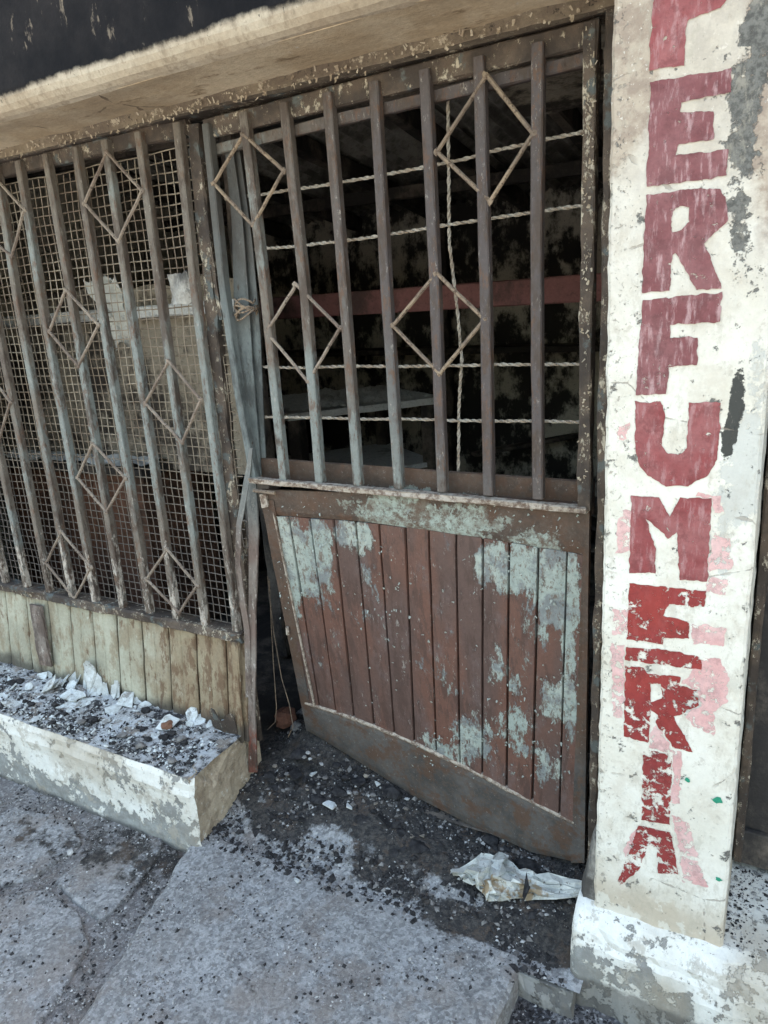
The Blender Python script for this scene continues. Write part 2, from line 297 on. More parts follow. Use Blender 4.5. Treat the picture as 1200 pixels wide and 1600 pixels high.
        c = m.mix(m.mul(m.mul(m.th(ag2, .34, .30), pt), .45), c, (.075, .07, .07)); c = m.mix(m.mul(m.mul(m.th(ag2, .68, .73), pt), .3), c, (.40, .385, .37))
        c = m.mix(m.mul(m.th(m.noise(3.5, 7, .7, off=(1, 6, 6)), .52, .62), .5), c, (.20, .165, .14)); n3 = m.add(n3, m.mul(ag, .35))
        if soot_blobs:
            s_ = m.blobs(soot_blobs, 'xy'); sm = m.th(m.math('MULTIPLY_ADD', s_, k, m.add(m.mul(n1, .55), m.mul(n2, .65))), .74, .86)
            n6 = m.noise(12, 9, .75, off=(7, 1, 3)); n7 = m.noise(55, 8, .8, off=(2, 2, 6))
            so_ = m.mix(m.th(n7, .44, .58), (.016, .015, .015), (.060, .052, .046)); so_ = m.mix(m.mul(m.th(n6, .52, .60), .75), so_, (.070, .048, .034))
            so_ = m.mix(m.mul(m.th(m.noise(9, 8, .72, off=(5, 8, 8)), .60, .68), .75), so_, (.20, .20, .20)); so_ = m.mix(m.mul(m.th(m.noise(110, 6, .8, off=(1, 4, 1)), .60, .66), .7), so_, (.17, .16, .15))
            c = m.mix(m.mul(sm, .95), c, so_)
        return m.done(c, .9, m.add(n2, m.mul(n3, .8), m.mul(n4, .4)), .9, .005)
    MT['ramp'] = concrete('ramp_concrete', (.30, .30, .30), (.225, .22, .215),
        [(*atz(u, v, -.05)[:2], rx, ry, k) for u, v, rx, ry, k in [(430, 1190, .3, .26, 1.3), (520, 1200, .4, .28, 1.3), (620, 1270, .35, .2, 1.25), (730, 1320, .35, .17, 1.2), (850, 1380, .3, .15, 1.2), (600, 1350, .16, .07, .8), (440, 1270, .2, .10, .7), (880, 1450, .14, .1, .9),
          (700, 1410, .2, .07, .55), (800, 1440, .2, .06, .5), (640, 1500, .15, .06, .22), (380, 1500, .2, .1, .2), (850, 1550, .1, .08, .25)]], .62)
    MT['pave'] = concrete('paving_concrete', (.285, .285, .285), (.215, .21, .205), [(-1.75, -.42, .3, .14, .5), (-2.1, -.5, .3, .1, .4)])
    MT['soil'] = concrete('joint_dirt', (.235, .225, .22), (.165, .15, .14), [(-1.7, -.4, .5, .2, .5)])
    MT['gravel'] = concrete('sooty_gravel', (.07, .07, .075), (.045, .043, .045), None)
    MT['street'] = concrete('dusty_street', (.31, .295, .265), (.26, .245, .215), None)
    # interior
    def charred(name, base, soot, lo, hi):
        m = Mat(name)
        n1 = m.noise(1.6, 8, .68); n2 = m.noise(7, 8, .72, st=(1, 1, .6)); n3 = m.noise(40, 5, .7)
        f = m.th(m.add(m.mul(n1, .6), m.mul(n2, .45)), lo, hi)
        c = m.mix(f, soot, base); c = m.mix(m.mul(m.th(n3, .56, .64), .5), c, soot)
        return m.done(c, .9, m.add(m.mul(f, .6), n3), .6, .006)
    MT['wall_in'] = charred('scorched_plaster', (.52, .48, .41), (.035, .032, .030), .50, .58)
    MT['sooty'] = charred('sooty_plaster', (.42, .40, .36), (.07, .065, .06), .44, .58)
    MT['cloth'] = charred('dirty_cloth', (.55, .53, .47), (.16, .14, .115), .42, .54)
    MT['part'] = charred('scorched_board', (.37, .32, .255), (.06, .05, .043), .46, .55)
    MT['wall_left'] = charred('smoked_plaster', (.56, .51, .43), (.20, .17, .14), .40, .56)
    MT['roof_in'] = charred('burnt_sheet_iron', (.34, .325, .30), (.12, .11, .10), .44, .60)
    MT['beam_in'] = charred('maroon_timber', (.21, .095, .09), (.075, .045, .042), .44, .56)
    MT['timber'] = charred('charred_timber', (.17, .14, .115), (.04, .036, .034), .48, .62)
    MT['cab'] = charred('scorched_brown_board', (.19, .095, .062), (.05, .035, .028), .40, .60)
    MT['ashpile'] = charred('pale_ash', (.78, .78, .77), (.3, .29, .28), .38, .52)
    # loose pieces
    m = Mat('sooty_plaster_flake'); n1 = m.noise(26, 7, .7); n2 = m.noise(90, 7, .8)
    c = m.mix(m.th(n1, .38, .62), (.60, .625, .62), (.44, .45, .43)); c = m.mix(m.mul(m.th(m.noise(22, 8, .75, off=(4, 4, 4)), .53, .6), .75), c, (.17, .15, .135)); c = m.mix(m.mul(m.th(n2, .58, .64), .7), c, (.09, .08, .075))
    MT['flake'] = m.done(c, .85, n2, .6, .002)
    def lump(name, a, b):
        m = Mat(name); n1 = m.noise(45, 6, .7); n2 = m.noise(200, 4, .7)
        return m.done(m.mix(m.th(n1, .38, .62), a, b), .9, m.add(n1, n2), .7, .002)
    MT['char'] = lump('charcoal', (.014, .013, .014), (.038, .036, .037))
    MT['pale'] = lump('pale_rubble', (.44, .435, .425), (.30, .29, .275))
    MT['mid'] = lump('grey_rubble', (.21, .20, .19), (.115, .105, .10))
    MT['mintcurl'] = lump('lifted_mint_paint', (.34, .375, .34), (.23, .235, .215)); MT['creamcurl'] = lump('lifted_cream_paint', (.44, .38, .29), (.27, .21, .15))
    MT['brick'] = lump('brick_fragment', (.19, .085, .055), (.13, .065, .048))
    MT['tan'] = lump('tan_stone', (.27, .235, .195), (.20, .17, .14))
    m = Mat('crumpled_paper_sheet')
    n1 = m.noise(14, 7, .7); n2 = m.noise(60, 6, .75); c = m.mix(m.th(n1, .40, .6), (.60, .60, .55), (.46, .47, .44))
    c = m.mix(m.th(n2, .585, .63), c, (.12, .105, .09)); c = m.mix(m.th(m.noise(9, 5, .6, off=(3, 3, 3)), .58, .63), c, (.33, .25, .16))
    MT['sheet'] = m.done(c, .8, n2, .5, .002)
build_materials()

# ------------------------------------------------------------------ geometry helpers
def fbm(x, y, z, o=4):
    return mnoise.fractal(Vector((x, y, z)), 1.0, 2.0, o)
class MB:
    def __init__(s): s.v = []; s.f = []
    def add(s, vs, fs):
        k = len(s.v); s.v += [tuple(map(float, p)) for p in vs]; s.f += [tuple(i+k for i in f) for f in fs]; return s
    def box(s, a, b):
        x0, y0, z0 = a; x1, y1, z1 = b
        return s.add([(x0, y0, z0), (x1, y0, z0), (x1, y1, z0), (x0, y1, z0), (x0, y0, z1), (x1, y0, z1), (x1, y1, z1), (x0, y1, z1)],
                     [(0, 3, 2, 1), (4, 5, 6, 7), (0, 1, 5, 4), (1, 2, 6, 5), (2, 3, 7, 6), (3, 0, 4, 7)])
    def sweep(s, pts, a, b, prof, jit=0.0, seg=None):
        """profile (in the axes a, b) swept along pts, with slight unevenness"""
        P = [np.array(p, float) for p in pts]
        if seg:
            Q = []
            for i in range(len(P)-1):
                n = max(1, int(np.linalg.norm(P[i+1]-P[i])/seg))
                Q += [P[i]+(P[i+1]-P[i])*k/n for k in range(n)]
            P = Q+[P[-1]]
        a = np.array(a, float); b = np.array(b, float); n = len(prof); vs = []; sd = random.random()*90
        for p in P:
            for j, (u, v) in enumerate(prof):
                q = p+a*u+b*v
                if jit: q = q+jit*np.array([fbm(q[0]*9+sd, q[1]*9, q[2]*9+j*.7), fbm(q[0]*9, q[1]*9+sd, q[2]*9+j*.7), 0])
                vs.append(q)
        fs = [(i*n+j, i*n+(j+1) % n, (i+1)*n+(j+1) % n, (i+1)*n+j) for i in range(len(P)-1) for j in range(n)]
        fs += [tuple(range(n))[::-1], tuple((len(P)-1)*n+j for j in range(n))]
        return s.add(vs, fs)
    def rod(s, pts, r, n=6, twist=0.0, ell=1.0):
        P = [np.array(p, float) for p in pts]; vs = []; acc = 0.0
        for i, p in enumerate(P):
            t = P[min(i+1, len(P)-1)]-P[max(i-1, 0)]; t = t/np.linalg.norm(t)
            h = np.array([0, 1, 0.]) if abs(t[1]) < .9 else np.array([1, 0, 0.])
            a = np.cross(t, h); a /= np.linalg.norm(a); b = np.cross(t, a)
            if i: acc += np.linalg.norm(P[i]-P[i-1])
            for j in range(n):
                th = 2*math.pi*j/n; x, y = r*math.cos(th)*ell, r*math.sin(th)/ell; c, d = math.cos(acc*twist), math.sin(acc*twist)
                vs.append(p+a*(x*c-y*d)+b*(x*d+y*c))
        fs = [(i*n+j, i*n+(j+1) % n, (i+1)*n+(j+1) % n, (i+1)*n+j) for i in range(len(P)-1) for j in range(n)]
        fs += [tuple(range(n))[::-1], tuple((len(P)-1)*n+j for j in range(n))]
        return s.add(vs, fs)
    def grid(s, fn, nu, nv, thick=None):
        """fn(s,t) -> point; with thick (vector) a closed slab"""
        T = [[np.array(fn(i/nu, j/nv), float) for i in range(nu+1)] for j in range(nv+1)]
        vs = [p for r_ in T for p in r_]; id_ = lambda i, j: j*(nu+1)+i
        fs = [(id_(i, j), id_(i+1, j), id_(i+1, j+1), id_(i, j+1)) for j in range(nv) for i in range(nu)]
        if thick is not None:
            k = len(vs); th = np.array(thick, float); vs = vs+[p+th for p in vs]
            fs += [tuple(x+k for x in f)[::-1] for f in fs]
            ring = [id_(i, 0) for i in range(nu)]+[id_(nu, j) for j in range(nv)]+[id_(i, nv) for i in range(nu, 0, -1)]+[id_(0, j) for j in range(nv, 0, -1)]
            fs += [(ring[(q+1) % len(ring)], ring[q], ring[q]+k, ring[(q+1) % len(ring)]+k) for q in range(len(ring))]
        return s.add(vs, fs)
    def build(s, name, mat, parent=None, smooth=False, stuff=False, fix=True):
        me = bpy.data.meshes.new(name)
        off = np.array(parent_world(parent)) if parent else np.zeros(3)
        me.from_pydata([tuple(np.array(p)-off) for p in s.v], [], s.f); 
        if fix:
            bm = bmesh.new(); bm.from_mesh(me); bmesh.ops.recalc_face_normals(bm, faces=bm.faces); bm.to_mesh(me); bm.free()
        if smooth: me.polygons.foreach_set('use_smooth', [True]*len(me.polygons))
        me.materials.append(MT[mat]); me.update()
        o = bpy.data.objects.new(name, me); COL.objects.link(o)
        if parent: o.parent = parent
        if stuff: o['kind'] = 'stuff'
        return o
def rock(c, r_, sq=(1, 1, .7), seed=0, lvl=1):
    bm = bmesh.new(); bmesh.ops.create_icosphere(bm, subdivisions=lvl, radius=1); rot = Matrix.Rotation(random.uniform(0, 6.28), 3, Vector((random.gauss(0, 1), random.gauss(0, 1), 1)).normalized())
    vs = []
    for v in bm.verts:
        p = v.co*(1+.45*mnoise.noise(v.co*1.3+Vector((seed*3.1, seed, 0)))+.15*mnoise.noise(v.co*3.7+Vector((seed, 5, 0)))); p = rot @ p
        vs.append((c[0]+p.x*r_*sq[0], c[1]+p.y*r_*sq[1], c[2]+p.z*r_*sq[2]))
    fs = [[v.index for v in f.verts] for f in bm.faces]; bm.free(); b = MB(); b.add(vs, fs); return b
def parent_world(o):
    p = np.zeros(3)
    while o is not None: p = p+np.array(o.location); o = o.parent
    return p
def thing(name, label, cat, loc, group=None):
    o = bpy.data.objects.new(name, None); COL.objects.link(o); o.location = loc; o.empty_display_size = .05
    return tag(o, label, cat, group)
def tag(o, label, cat, group=None):
    o['label'] = label; o['category'] = cat
    if 'kind' not in o: o['kind'] = 'thing'
    if group: o['group'] = group
    return o
def struct(o): o['kind'] = 'structure'; return o
def cham(w_, d_, c): # chamfered rectangle profile
    x, y = w_/2, d_/2
    return [(-x+c, -y), (x-c, -y), (x, -y+c), (x, y-c), (x-c, y), (-x+c, y), (-x, y-c), (-x, -y+c)]
X_, Y_, Z_ = (1, 0, 0), (0, 1, 0), (0, 0, 1)
def lerp(a, b, t): return a+(b-a)*t
def sm(t): t = max(0., min(1., t)); return t*t*(3-2*t)

# ------------------------------------------------------------------ setting: street, paving, ramp, floor
PZ = -.135                                                     # paving level
b = MB(); b.grid(lambda s, t: (lerp(-150, 150, s), lerp(-150, -2.2, t), -.19), 6, 4); struct(b.build('street', 'street', fix=False))
def pav_z(x, y): return PZ-.010+.006*fbm(x*5, y*5, 2)+.003*fbm(x*22, y*22, 7)
b = MB(); b.grid(lambda s, t: (lerp(-3.6, -1.30, s), lerp(-2.2, .05, t), pav_z(lerp(-3.6, -1.3, s), lerp(-2.2, .05, t))), 110, 100)
pav = struct(b.build('pavement', 'soil', smooth=True, fix=False))
b = MB(); b.grid(lambda s, t: (lerp(-60, -3.6, s), lerp(-2.2, .1, t), PZ), 4, 2); struct(b.build('far_pavement', 'pave', fix=False))
def slab(pts, mat, name='paving_slab', top=PZ+.001, r=.02):
    """one worn paving slab with rounded arris; pts are plan points"""
    P = np.array(pts, float); Q = []
    for i in range(len(P)):                                     # round the outline
        p0, p1, p2 = P[i-1], P[i], P[(i+1) % len(P)]
        q0, q2 = lerp(p1, p0, .13), lerp(p1, p2, .13); Q.append(lerp(p1, p0, .5))
        for k in range(4):
            t = k/3; Q.append((1-t)**2*q0+2*t*(1-t)*p1+t*t*q2)
    Q = np.array(Q); c = Q.mean(0); n = len(Q); b = MB(); rings = [(1, -.03), (1, -.004), (.985, .001), (.94, .004), (.7, .006), (.35, .006)]
    Q = np.array([q+(q-c)*.05*fbm(q[0]*14, q[1]*14, 3) for q in Q]); vs = []
    for (k, dz) in rings:
        for q in Q: p = c+(q-c)*k; vs.append((p[0], p[1], top+dz+.004*fbm(p[0]*13, p[1]*13, 9)))
    vs.append((c[0], c[1], top+.006)); fs = [(i*n+j, i*n+(j+1) % n, (i+1)*n+(j+1) % n, (i+1)*n+j) for i in range(len(rings)-1) for j in range(n)]
    fs += [((len(rings)-1)*n+j, (len(rings)-1)*n+(j+1) % n, len(vs)-1) for j in range(n)]
    b.add(vs, fs); return b.build(name, mat, pav, smooth=True)
def px(L): return [atz(u, v, PZ)[:2] for u, v in L]
slab(px([(-190, 1440), (-60, 1408), (75, 1388), (128, 1428), (138, 1478), (92, 1560), (20, 1660), (-60, 1720)]), 'pave')
slab(px([(84, 1377), (150, 1325), (255, 1300), (250, 1335), (205, 1395), (158, 1440), (112, 1406)]), 'pave')
slab(px([(-130, 1330), (20, 1262), (110, 1278), (128, 1318), (50, 1374), (-60, 1396)]), 'pave')
slab(px([(-190, 1290), (-80, 1230), (10, 1250), (-60, 1290), (-150, 1320)]), 'pave')
slab([(-2.35, -1.9), (-1.62, -1.9), (-1.58, -1.2), (-2.0, -1.02), (-2.4, -1.25)], 'pave')
slab([(-3.1, -1.7), (-2.42, -1.8), (-2.46, -1.2), (-2.75, -.75), (-3.1, -.9)], 'pave')
# ramp: raised concrete slab in front of the doorway
RL = lambda y: lerp(-1.60, -1.41, (y+.33)/(-.92+.33)) + .012*fbm(0, y*9, 1)   # its skewed left edge
RR = lambda y: -.482-.045*(y+.26)*-1 + .006*fbm(5, y*12, 1)
def ramp_z(x, y): return -.1+.004*fbm(x*6, y*6, 4)+.003*fbm(x*25, y*25, 1)-.02*max(0, -y-1.0)
def ramp_pt(s, t):
    y = lerp(-2.0, -.27, t); x = lerp(RL(y), RR(y), s); e = min(s, 1-s); z = ramp_z(x, y)
    if e < .012: z -= .012*(1-e/.012)
    return (x, y, z)
b = MB(); b.grid(ramp_pt, 110, 110, thick=(0, 0, -.12)); struct(b.build('ramp', 'ramp', smooth=False))
# doorway and shop floor
def floor_z(x, y):
    z = -.105+.098*sm((y+.27)/.33)+.007*fbm(x*7, y*7, 5)+(.006*abs(fbm(x*19, y*19, 2))+.006*abs(fbm(x*48, y*48, 5, 2)))*sm((y+.28)/.08)
    z += .115*math.exp(-((x+1.40)/.13)**2-((y-.22)/.13)**2)+.05*math.exp(-((x+1.15)/.2)**2-((y-.25)/.14)**2)
    z -= .045*math.exp(-((x+.72)/.28)**2-((y-.03)/.1)**2)
    return z
b = MB(); b.grid(lambda s, t: (lerp(-1.64, -.33, s), lerp(-.30, .55, t), floor_z(lerp(-1.64, -.33, s), lerp(-.30, .55, t))), 200, 140)
struct(b.build('doorway_floor', 'ramp', smooth=False, fix=False))
b = MB(); b.grid(lambda s, t: (lerp(-4.1, .9, s), lerp(.05, 4.1, t), -.03+.02*fbm(s*14, t*14, 3)), 50, 40); struct(b.build('shop_floor', 'timber', fix=False))
# low kerb strip closing the ramp's right end, sooty gravel bed beyond it
b = MB(); b.sweep([(-.487, -.285, -.148), (-.345, -.285, -.148)], Y_, Z_, [(-.022, -.06), (.05, -.06), (.05, .034), (.01, .036), (-.010, .034), (-.020, .022), (-.024, -.01)], jit=.016, seg=.012)
tag(b.build('kerb_strip', 'plinth', smooth=False), 'short low concrete kerb strip between the ramp and the pillar base', 'kerb')
b = MB(); b.grid(lambda s, t: (lerp(-.49, 3, s), lerp(-2.2, -.2, t), -.188+.006*fbm(s*90, t*40, 2)), 120, 70); struct(b.build('gravel_bed', 'gravel', smooth=True, fix=False))

# ------------------------------------------------------------------ facade beam
fb = thing('facade_beam', 'soot-blackened concrete beam with beige lower edge above window and door', 'beam', (-2, -.25, 2.13))
prof = [(-.25, 3.5), (-.25, 2.185), (-.247, 2.168), (-.240, 2.154), (-.228, 2.143), (-.212, 2.136), (-.195, 2.133), (-.195, 3.5)]
n = 90; vs = []; 
for i in range(n+1):
    x = lerp(-5.5, 2.0, i/n)
    for (y, z) in prof: vs.append((x, y+.004*fbm(x*3, y*20, z*3), z+.005*fbm(x*2.2, y*9, 3)))
k = len(prof); MB().add(vs, [(i*k+j, i*k+(j+1) % k, (i+1)*k+(j+1) % k, (i+1)*k+j) for i in range(n) for j in range(k)]).build('fascia', 'fascia', fb, smooth=False)
b = MB(); b.grid(lambda s, t: (lerp(-5.5, 2.0, s), lerp(-.20, .10, t), 2.134-.018*t+.005*fbm(lerp(-5.5, 2, s)*5, t*2, 1)), 160, 8, thick=(0, 0, .25)); b.build('soffit', 'soffit', fb, smooth=False)

# ------------------------------------------------------------------ shop shell (roof, inner walls)
RZ = lambda y: 2.66-.13*y
def wallbox(name, a, c, mat): return struct(MB().box(a, c).build(name, mat))
wallbox('wall_back', (-4.3, 3.3, -.2), (1.0, 3.5, 3.0), 'wall_in')
wallbox('wall_left', (-4.3, .08, -.2), (-4.0, 4.0, 3.0), 'wall_left')
wallbox('wall_right', (.75, .14, -.2), (1.0, 4.0, 3.0), 'wall_in')
wallbox('wall_front_left', (-5.5, -.02, -.2), (-3.02, .08, 2.13), 'wall_left')
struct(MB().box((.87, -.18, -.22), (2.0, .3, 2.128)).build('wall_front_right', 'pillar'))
rf = thing('shop_roof', 'burnt corrugated iron roof with dark rafters inside the shop', 'roof', (-1.6, 2, 2.5))
for i in range(6):                                               # corrugated sheets, lapped side by side
    x0 = -4.2+i*.88; b = MB(); b.grid(lambda s, t: (x0+.9*s, lerp(.05, 4.1, t), RZ(lerp(.05, 4.1, t))+.012*math.sin(s*.9/.076*2*math.pi)+.004*(i % 2)), 96, 3, thick=(0, 0, .003))
    b.build('corrugated_sheet', 'roof_in', rf, smooth=True)
for x in (-3.6, -2.95, -2.3, -1.65, -1.0, -.35, .3):
    MB().sweep([(x, .06, RZ(.06)-.06), (x+.02, 4.0, RZ(4)-.06)], X_, Z_, cham(.06, .1, .008), jit=.008, seg=.2).build('rafter', 'timber', rf)
for y in (1.1, 2.4): MB().sweep([(-4, y, RZ(y)-.14), (.75, y+.05, RZ(y)-.15)], Y_, Z_, cham(.05, .07, .006), jit=.008, seg=.2).build('purlin', 'timber', rf)
MB().grid(lambda s, t: (lerp(-.95, .1, s), lerp(.30, 1.2, t), 2.26-.05*t+.02*fbm(s*3, t*3, 2)), 10, 8, thick=(0, 0, .012)).build('ceiling_board', 'part', rf)
MB().box((-5.5, -.19, 3.4), (2.0, 4.3, 3.5)).build('sun_block_deck', 'timber', rf)  # unseen deck added above the roof to keep the sun off the front
MB().box((-4.3, .09, 2.40), (1.0, .11, 3.4)).build('front_closing_board', 'timber', rf)

# ------------------------------------------------------------------ pillar
pl = thing('pillar', 'white plastered square pillar with a red painted vertical sign', 'pillar', (-.18, -.2, .08))
b = MB(); n = 110; vs = []
def pil_prof(z):
    j = lambda a, q: .0035*fbm(a, z*16, q)-.004*max(0, fbm(a+3, z*26, q)-.25)*2
    l = -.324+.004*math.sin(z*2.3)+j(1, 1); r = -.036+.007*(1-z/2)+j(9, 2); c = .006
    l -= .045*math.exp(-((z-.02)/.09)**2)*0
    return [(l+c, -.2), (r-c, -.2), (r, -.2+c), (r, .12), (l, .12), (l, -.2+c)]
for i in range(n+1):
    z = lerp(.03, 2.14, i/n); vs += [(x, y, z) for x, y in pil_prof(z)]
b.add(vs, [(i*6+j, i*6+(j+1) % 6, (i+1)*6+(j+1) % 6, (i+1)*6+j) for i in range(n) for j in range(6)]+[tuple(range(6)), tuple(n*6+j for j in range(6))])
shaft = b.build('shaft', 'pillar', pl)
# plinth under the pillar, running on as the ledge of the next bay
b = MB(); pp = [(.12, .082), (-.195, .082), (-.222, .072), (-.243, .052), (-.252, .036), (-.254, .020), (-.262, .008), (-.266, -.03), (-.266, -.22), (.12, -.22)]
xs = np.concatenate([np.linspace(-.366, -.33, 6), np.linspace(-.32, 1.2, 90)]); vs = []
for x in xs:
    e = 1-min(1, (x+.366)/.03); sh = .014*e*e
    for j, (y, z) in enumerate(pp):
        q = 0 if j in (0, 9) else 1
        vs.append((x, y+q*(sh+.010*fbm(x*11, z*16, 3)+.006*abs(fbm(x*34, z*34, 5))), z+(q*(.009*fbm(x*9, y*9, 6)+.004*fbm(x*40, j, 2)-sh*.6) if j < 8 else 0)))
k = len(pp); b.add(vs, [(i*k+j, i*k+(j+1) % k, (i+1)*k+(j+1) % k, (i+1)*k+j) for i in range(len(xs)-1) for j in range(k)]+[tuple(range(k)), tuple((len(xs)-1)*k+j for j in range(k))])
b.build('plinth', 'plinth', pl)
# soft plaster fillet where the pillar's left edge meets the plinth
b = MB(); vs = []
for i in range(15):
    t = i/14; z = lerp(.42, -.02, t); x = -.316-.046*sm(t*1.2)+.004*fbm(1, z*14, 2); y = -.188+.004*fbm(4, z*9, 2)-.03*sm((t-.8)/.2); vs += [(x, y+.02, z), (x+.010, y, z), (-.30, y, z), (-.30, .0, z), (x, .0, z)]
b.add(vs, [(i*5+j, i*5+(j+1) % 5, (i+1)*5+(j+1) % 5, (i+1)*5+j) for i in range(14) for j in range(5)]); b.build('fillet', 'sooty', pl)

# painted letters: paint film on the pillar face
def film(name, polys, mat, lift, rough=.003, holes=()):
    bm = bmesh.new(); off = parent_world(shaft)
    def loop(P):
        W_ = [at(u, v, -.2) for u, v in P]; Q = []
        for i in range(len(W_)):
            a, c = W_[i], W_[(i+1) % len(W_)]; n_ = max(1, int(np.linalg.norm(c-a)/.004))
            Q += [a+(c-a)*k_/n_ for k_ in range(n_)]
        vv = [bm.verts.new((p[0]+rough*fbm(p[0]*60, p[2]*60, 1)-off[0], -.2-lift-off[1], p[2]+rough*fbm(p[0]*60, p[2]*60, 8)-off[2])) for p in Q]
        return [bm.edges.new((vv[i], vv[(i+1) % len(vv)])) for i in range(len(vv))]
    ed = []
    for P in polys: ed += loop(P)
    for P in holes: ed += loop(P)
    bmesh.ops.triangle_fill(bm, use_beauty=True, use_dissolve=False, edges=ed, normal=(0, -1, 0))
    me = bpy.data.meshes.new(name); bm.to_mesh(me); bm.free(); me.materials.append(MT[mat])
    o = bpy.data.objects.new(name, me); COL.objects.link(o); o.parent = shaft; return o
A = lambda L: [(850+x/3.2, y/3.2) for x, y in L]
B = lambda L: [(880+x/2.6667, 400+y/2.6667) for x, y in L]
Cc = lambda L: [(860+x/2.2853, 900+y/2.2857) for x, y in L]
LET = [
 ('P', [A([(560, -215), (900, -290), (965, -200), (955, -60), (880, 40), (715, 102), (700, 325), (525, 350)])], [A([(725, -130), (800, -150), (820, -90), (790, -40), (720, -20)])], 'let_b'),
 ('E', [A([(535, 410), (940, 345), (940, 458), (690, 510), (678, 562), (850, 555), (848, 696), (670, 724), (655, 776), (918, 750), (915, 880), (512, 935)])], [], 'let_a'),
 ('R', [A([(512, 975), (720, 948), (880, 945), (912, 985), (920, 1105), (803, 1215), (890, 1440), (765, 1450), (655, 1262), (640, 1270), (632, 1452), (490, 1465)])], [A([(645, 1060), (680, 1030), (722, 1042), (728, 1105), (690, 1150), (650, 1165), (638, 1120)])], 'let_a'),
 ('F', [B([(330, 185), (665, 150), (652, 278), (445, 285), (445, 338), (562, 338), (558, 452), (440, 462), (425, 575), (302, 580)])], [], 'let_a'),
 ('U', [B([(303, 608), (405, 605), (425, 650), (412, 790), (440, 822), (480, 828), (515, 800), (525, 610), (655, 610), (645, 850), (600, 915), (520, 955), (430, 960), (350, 910), (310, 860), (298, 780)])], [], 'let_b'),
 ('M', [B([(285, 998), (400, 1005), (445, 1085), (490, 1005), (620, 1010), (600, 1355), (485, 1350), (475, 1150), (440, 1175), (345, 1095), (385, 1220), (385, 1320), (275, 1320)])], [], 'let_b'),
 ('E', [Cc([(282, 25), (450, 42), (555, 55), (550, 110), (425, 100), (402, 140), (497, 165), (495, 222), (408, 218), (400, 243), (274, 226)]), Cc([(270, 253), (400, 262), (540, 288), (540, 335), (268, 300)])], [], 'let_c'),
 ('R', [Cc([(268, 318), (330, 325), (350, 350), (440, 355), (466, 362), (460, 390), (525, 408), (528, 460), (475, 490), (438, 500), (510, 628), (440, 610), (375, 522), (388, 495), (360, 480), (350, 597), (262, 570)])], [Cc([(358, 382), (395, 385), (402, 440), (360, 448)])], 'let_c'),
 ('I', [Cc([(332, 618), (435, 635), (425, 887), (325, 870)])], [], 'let_d'),
 ('A', [Cc([(315, 890), (430, 915), (457, 1065), (385, 1060), (378, 965), (350, 960), (318, 1045), (250, 1105), (240, 1090), (270, 1010)])], [], 'let_d')]
for ch, polys, holes, mat in LET: film('letter', polys, mat, .0014, holes=holes)['label'] = 'red painted letter %s on the pillar' % ch
for P in [B([(230, 705), (278, 700), (262, 762), (228, 765)]), B([(250, 1060), (285, 1060), (276, 1230), (220, 1235), (225, 1120)]), B([(625, 1150), (690, 1180), (708, 1300), (606, 1310)]),
          B([(560, 985), (655, 1005), (668, 1065), (630, 1070), (622, 1008), (545, 1003)]), B([(612, 1335), (690, 1345), (680, 1415), (590, 1400)]),
          Cc([(225, 120), (278, 118), (272, 205), (220, 210)]), Cc([(218, 240), (264, 250), (258, 508), (222, 500)]), Cc([(545, 290), (605, 295), (640, 350), (630, 455), (580, 485), (590, 572), (520, 540), (480, 500), (532, 462), (530, 405), (470, 385)]),
          Cc([(357, 560), (375, 530), (436, 618), (472, 628), (462, 815), (432, 810), (440, 632), (352, 612)]), Cc([(434, 850), (492, 880), (530, 1010), (462, 985)]), Cc([(465, 1000), (530, 1020), (562, 1112), (470, 1090)]), Cc([(285, 920), (312, 905), (268, 1005), (262, 985)]),
          Cc([(505, 170), (625, 185), (615, 250), (505, 240)])]:
    film('faded_letter_patch', [P], 'ghost', .0007, rough=.006)
for (u, v, r_) in [(490, 727, 9), (597, 799, 13), (600, 1081, 9)]:
    c_ = at(860+u/2.2853, 900+v/2.2857, -.2); k_ = r_/2.2853/640
    R_ = [(c_[0]+k_*math.cos(a)*random.uniform(.7, 1.5), -.2022, c_[2]+k_*math.sin(a)*random.uniform(.6, 1.1)) for a in np.linspace(0, 6.283, 12)[:-1]]
    MB().add(R_+[(c_[0], -.2024, c_[2])], [(i, (i+1) % 11, 11) for i in range(11)]).build('green_paint_spot', 'green', shaft)

# ------------------------------------------------------------------ next bay to the right: dark door leaf
dd = thing('dark_door', 'dark scorched boarded door in the recess right of the pillar', 'door', (.4, .1, .09))
for i in range(8):
    x0 = -.03+i*.11; MB().sweep([(x0+.053, .108-.004*(i % 2), .105), (x0+.053, .108-.004*(i % 2), 2.1)], X_, Y_, cham(.104, .012, .003), jit=.004, seg=.1).build('board', 'timber', dd)
MB().sweep([(-.03, .088, .15), (.9, .088, .13)], Z_, Y_, cham(.1, .02, .004), jit=.003, seg=.08).build('bottom_rail', 'timber', dd)
MB().sweep([(-.016, .082, .11), (-.02, .082, 2.1)], X_, Y_, cham(.02, .03, .004), jit=.004, seg=.05).build('stile', 'frame', dd)

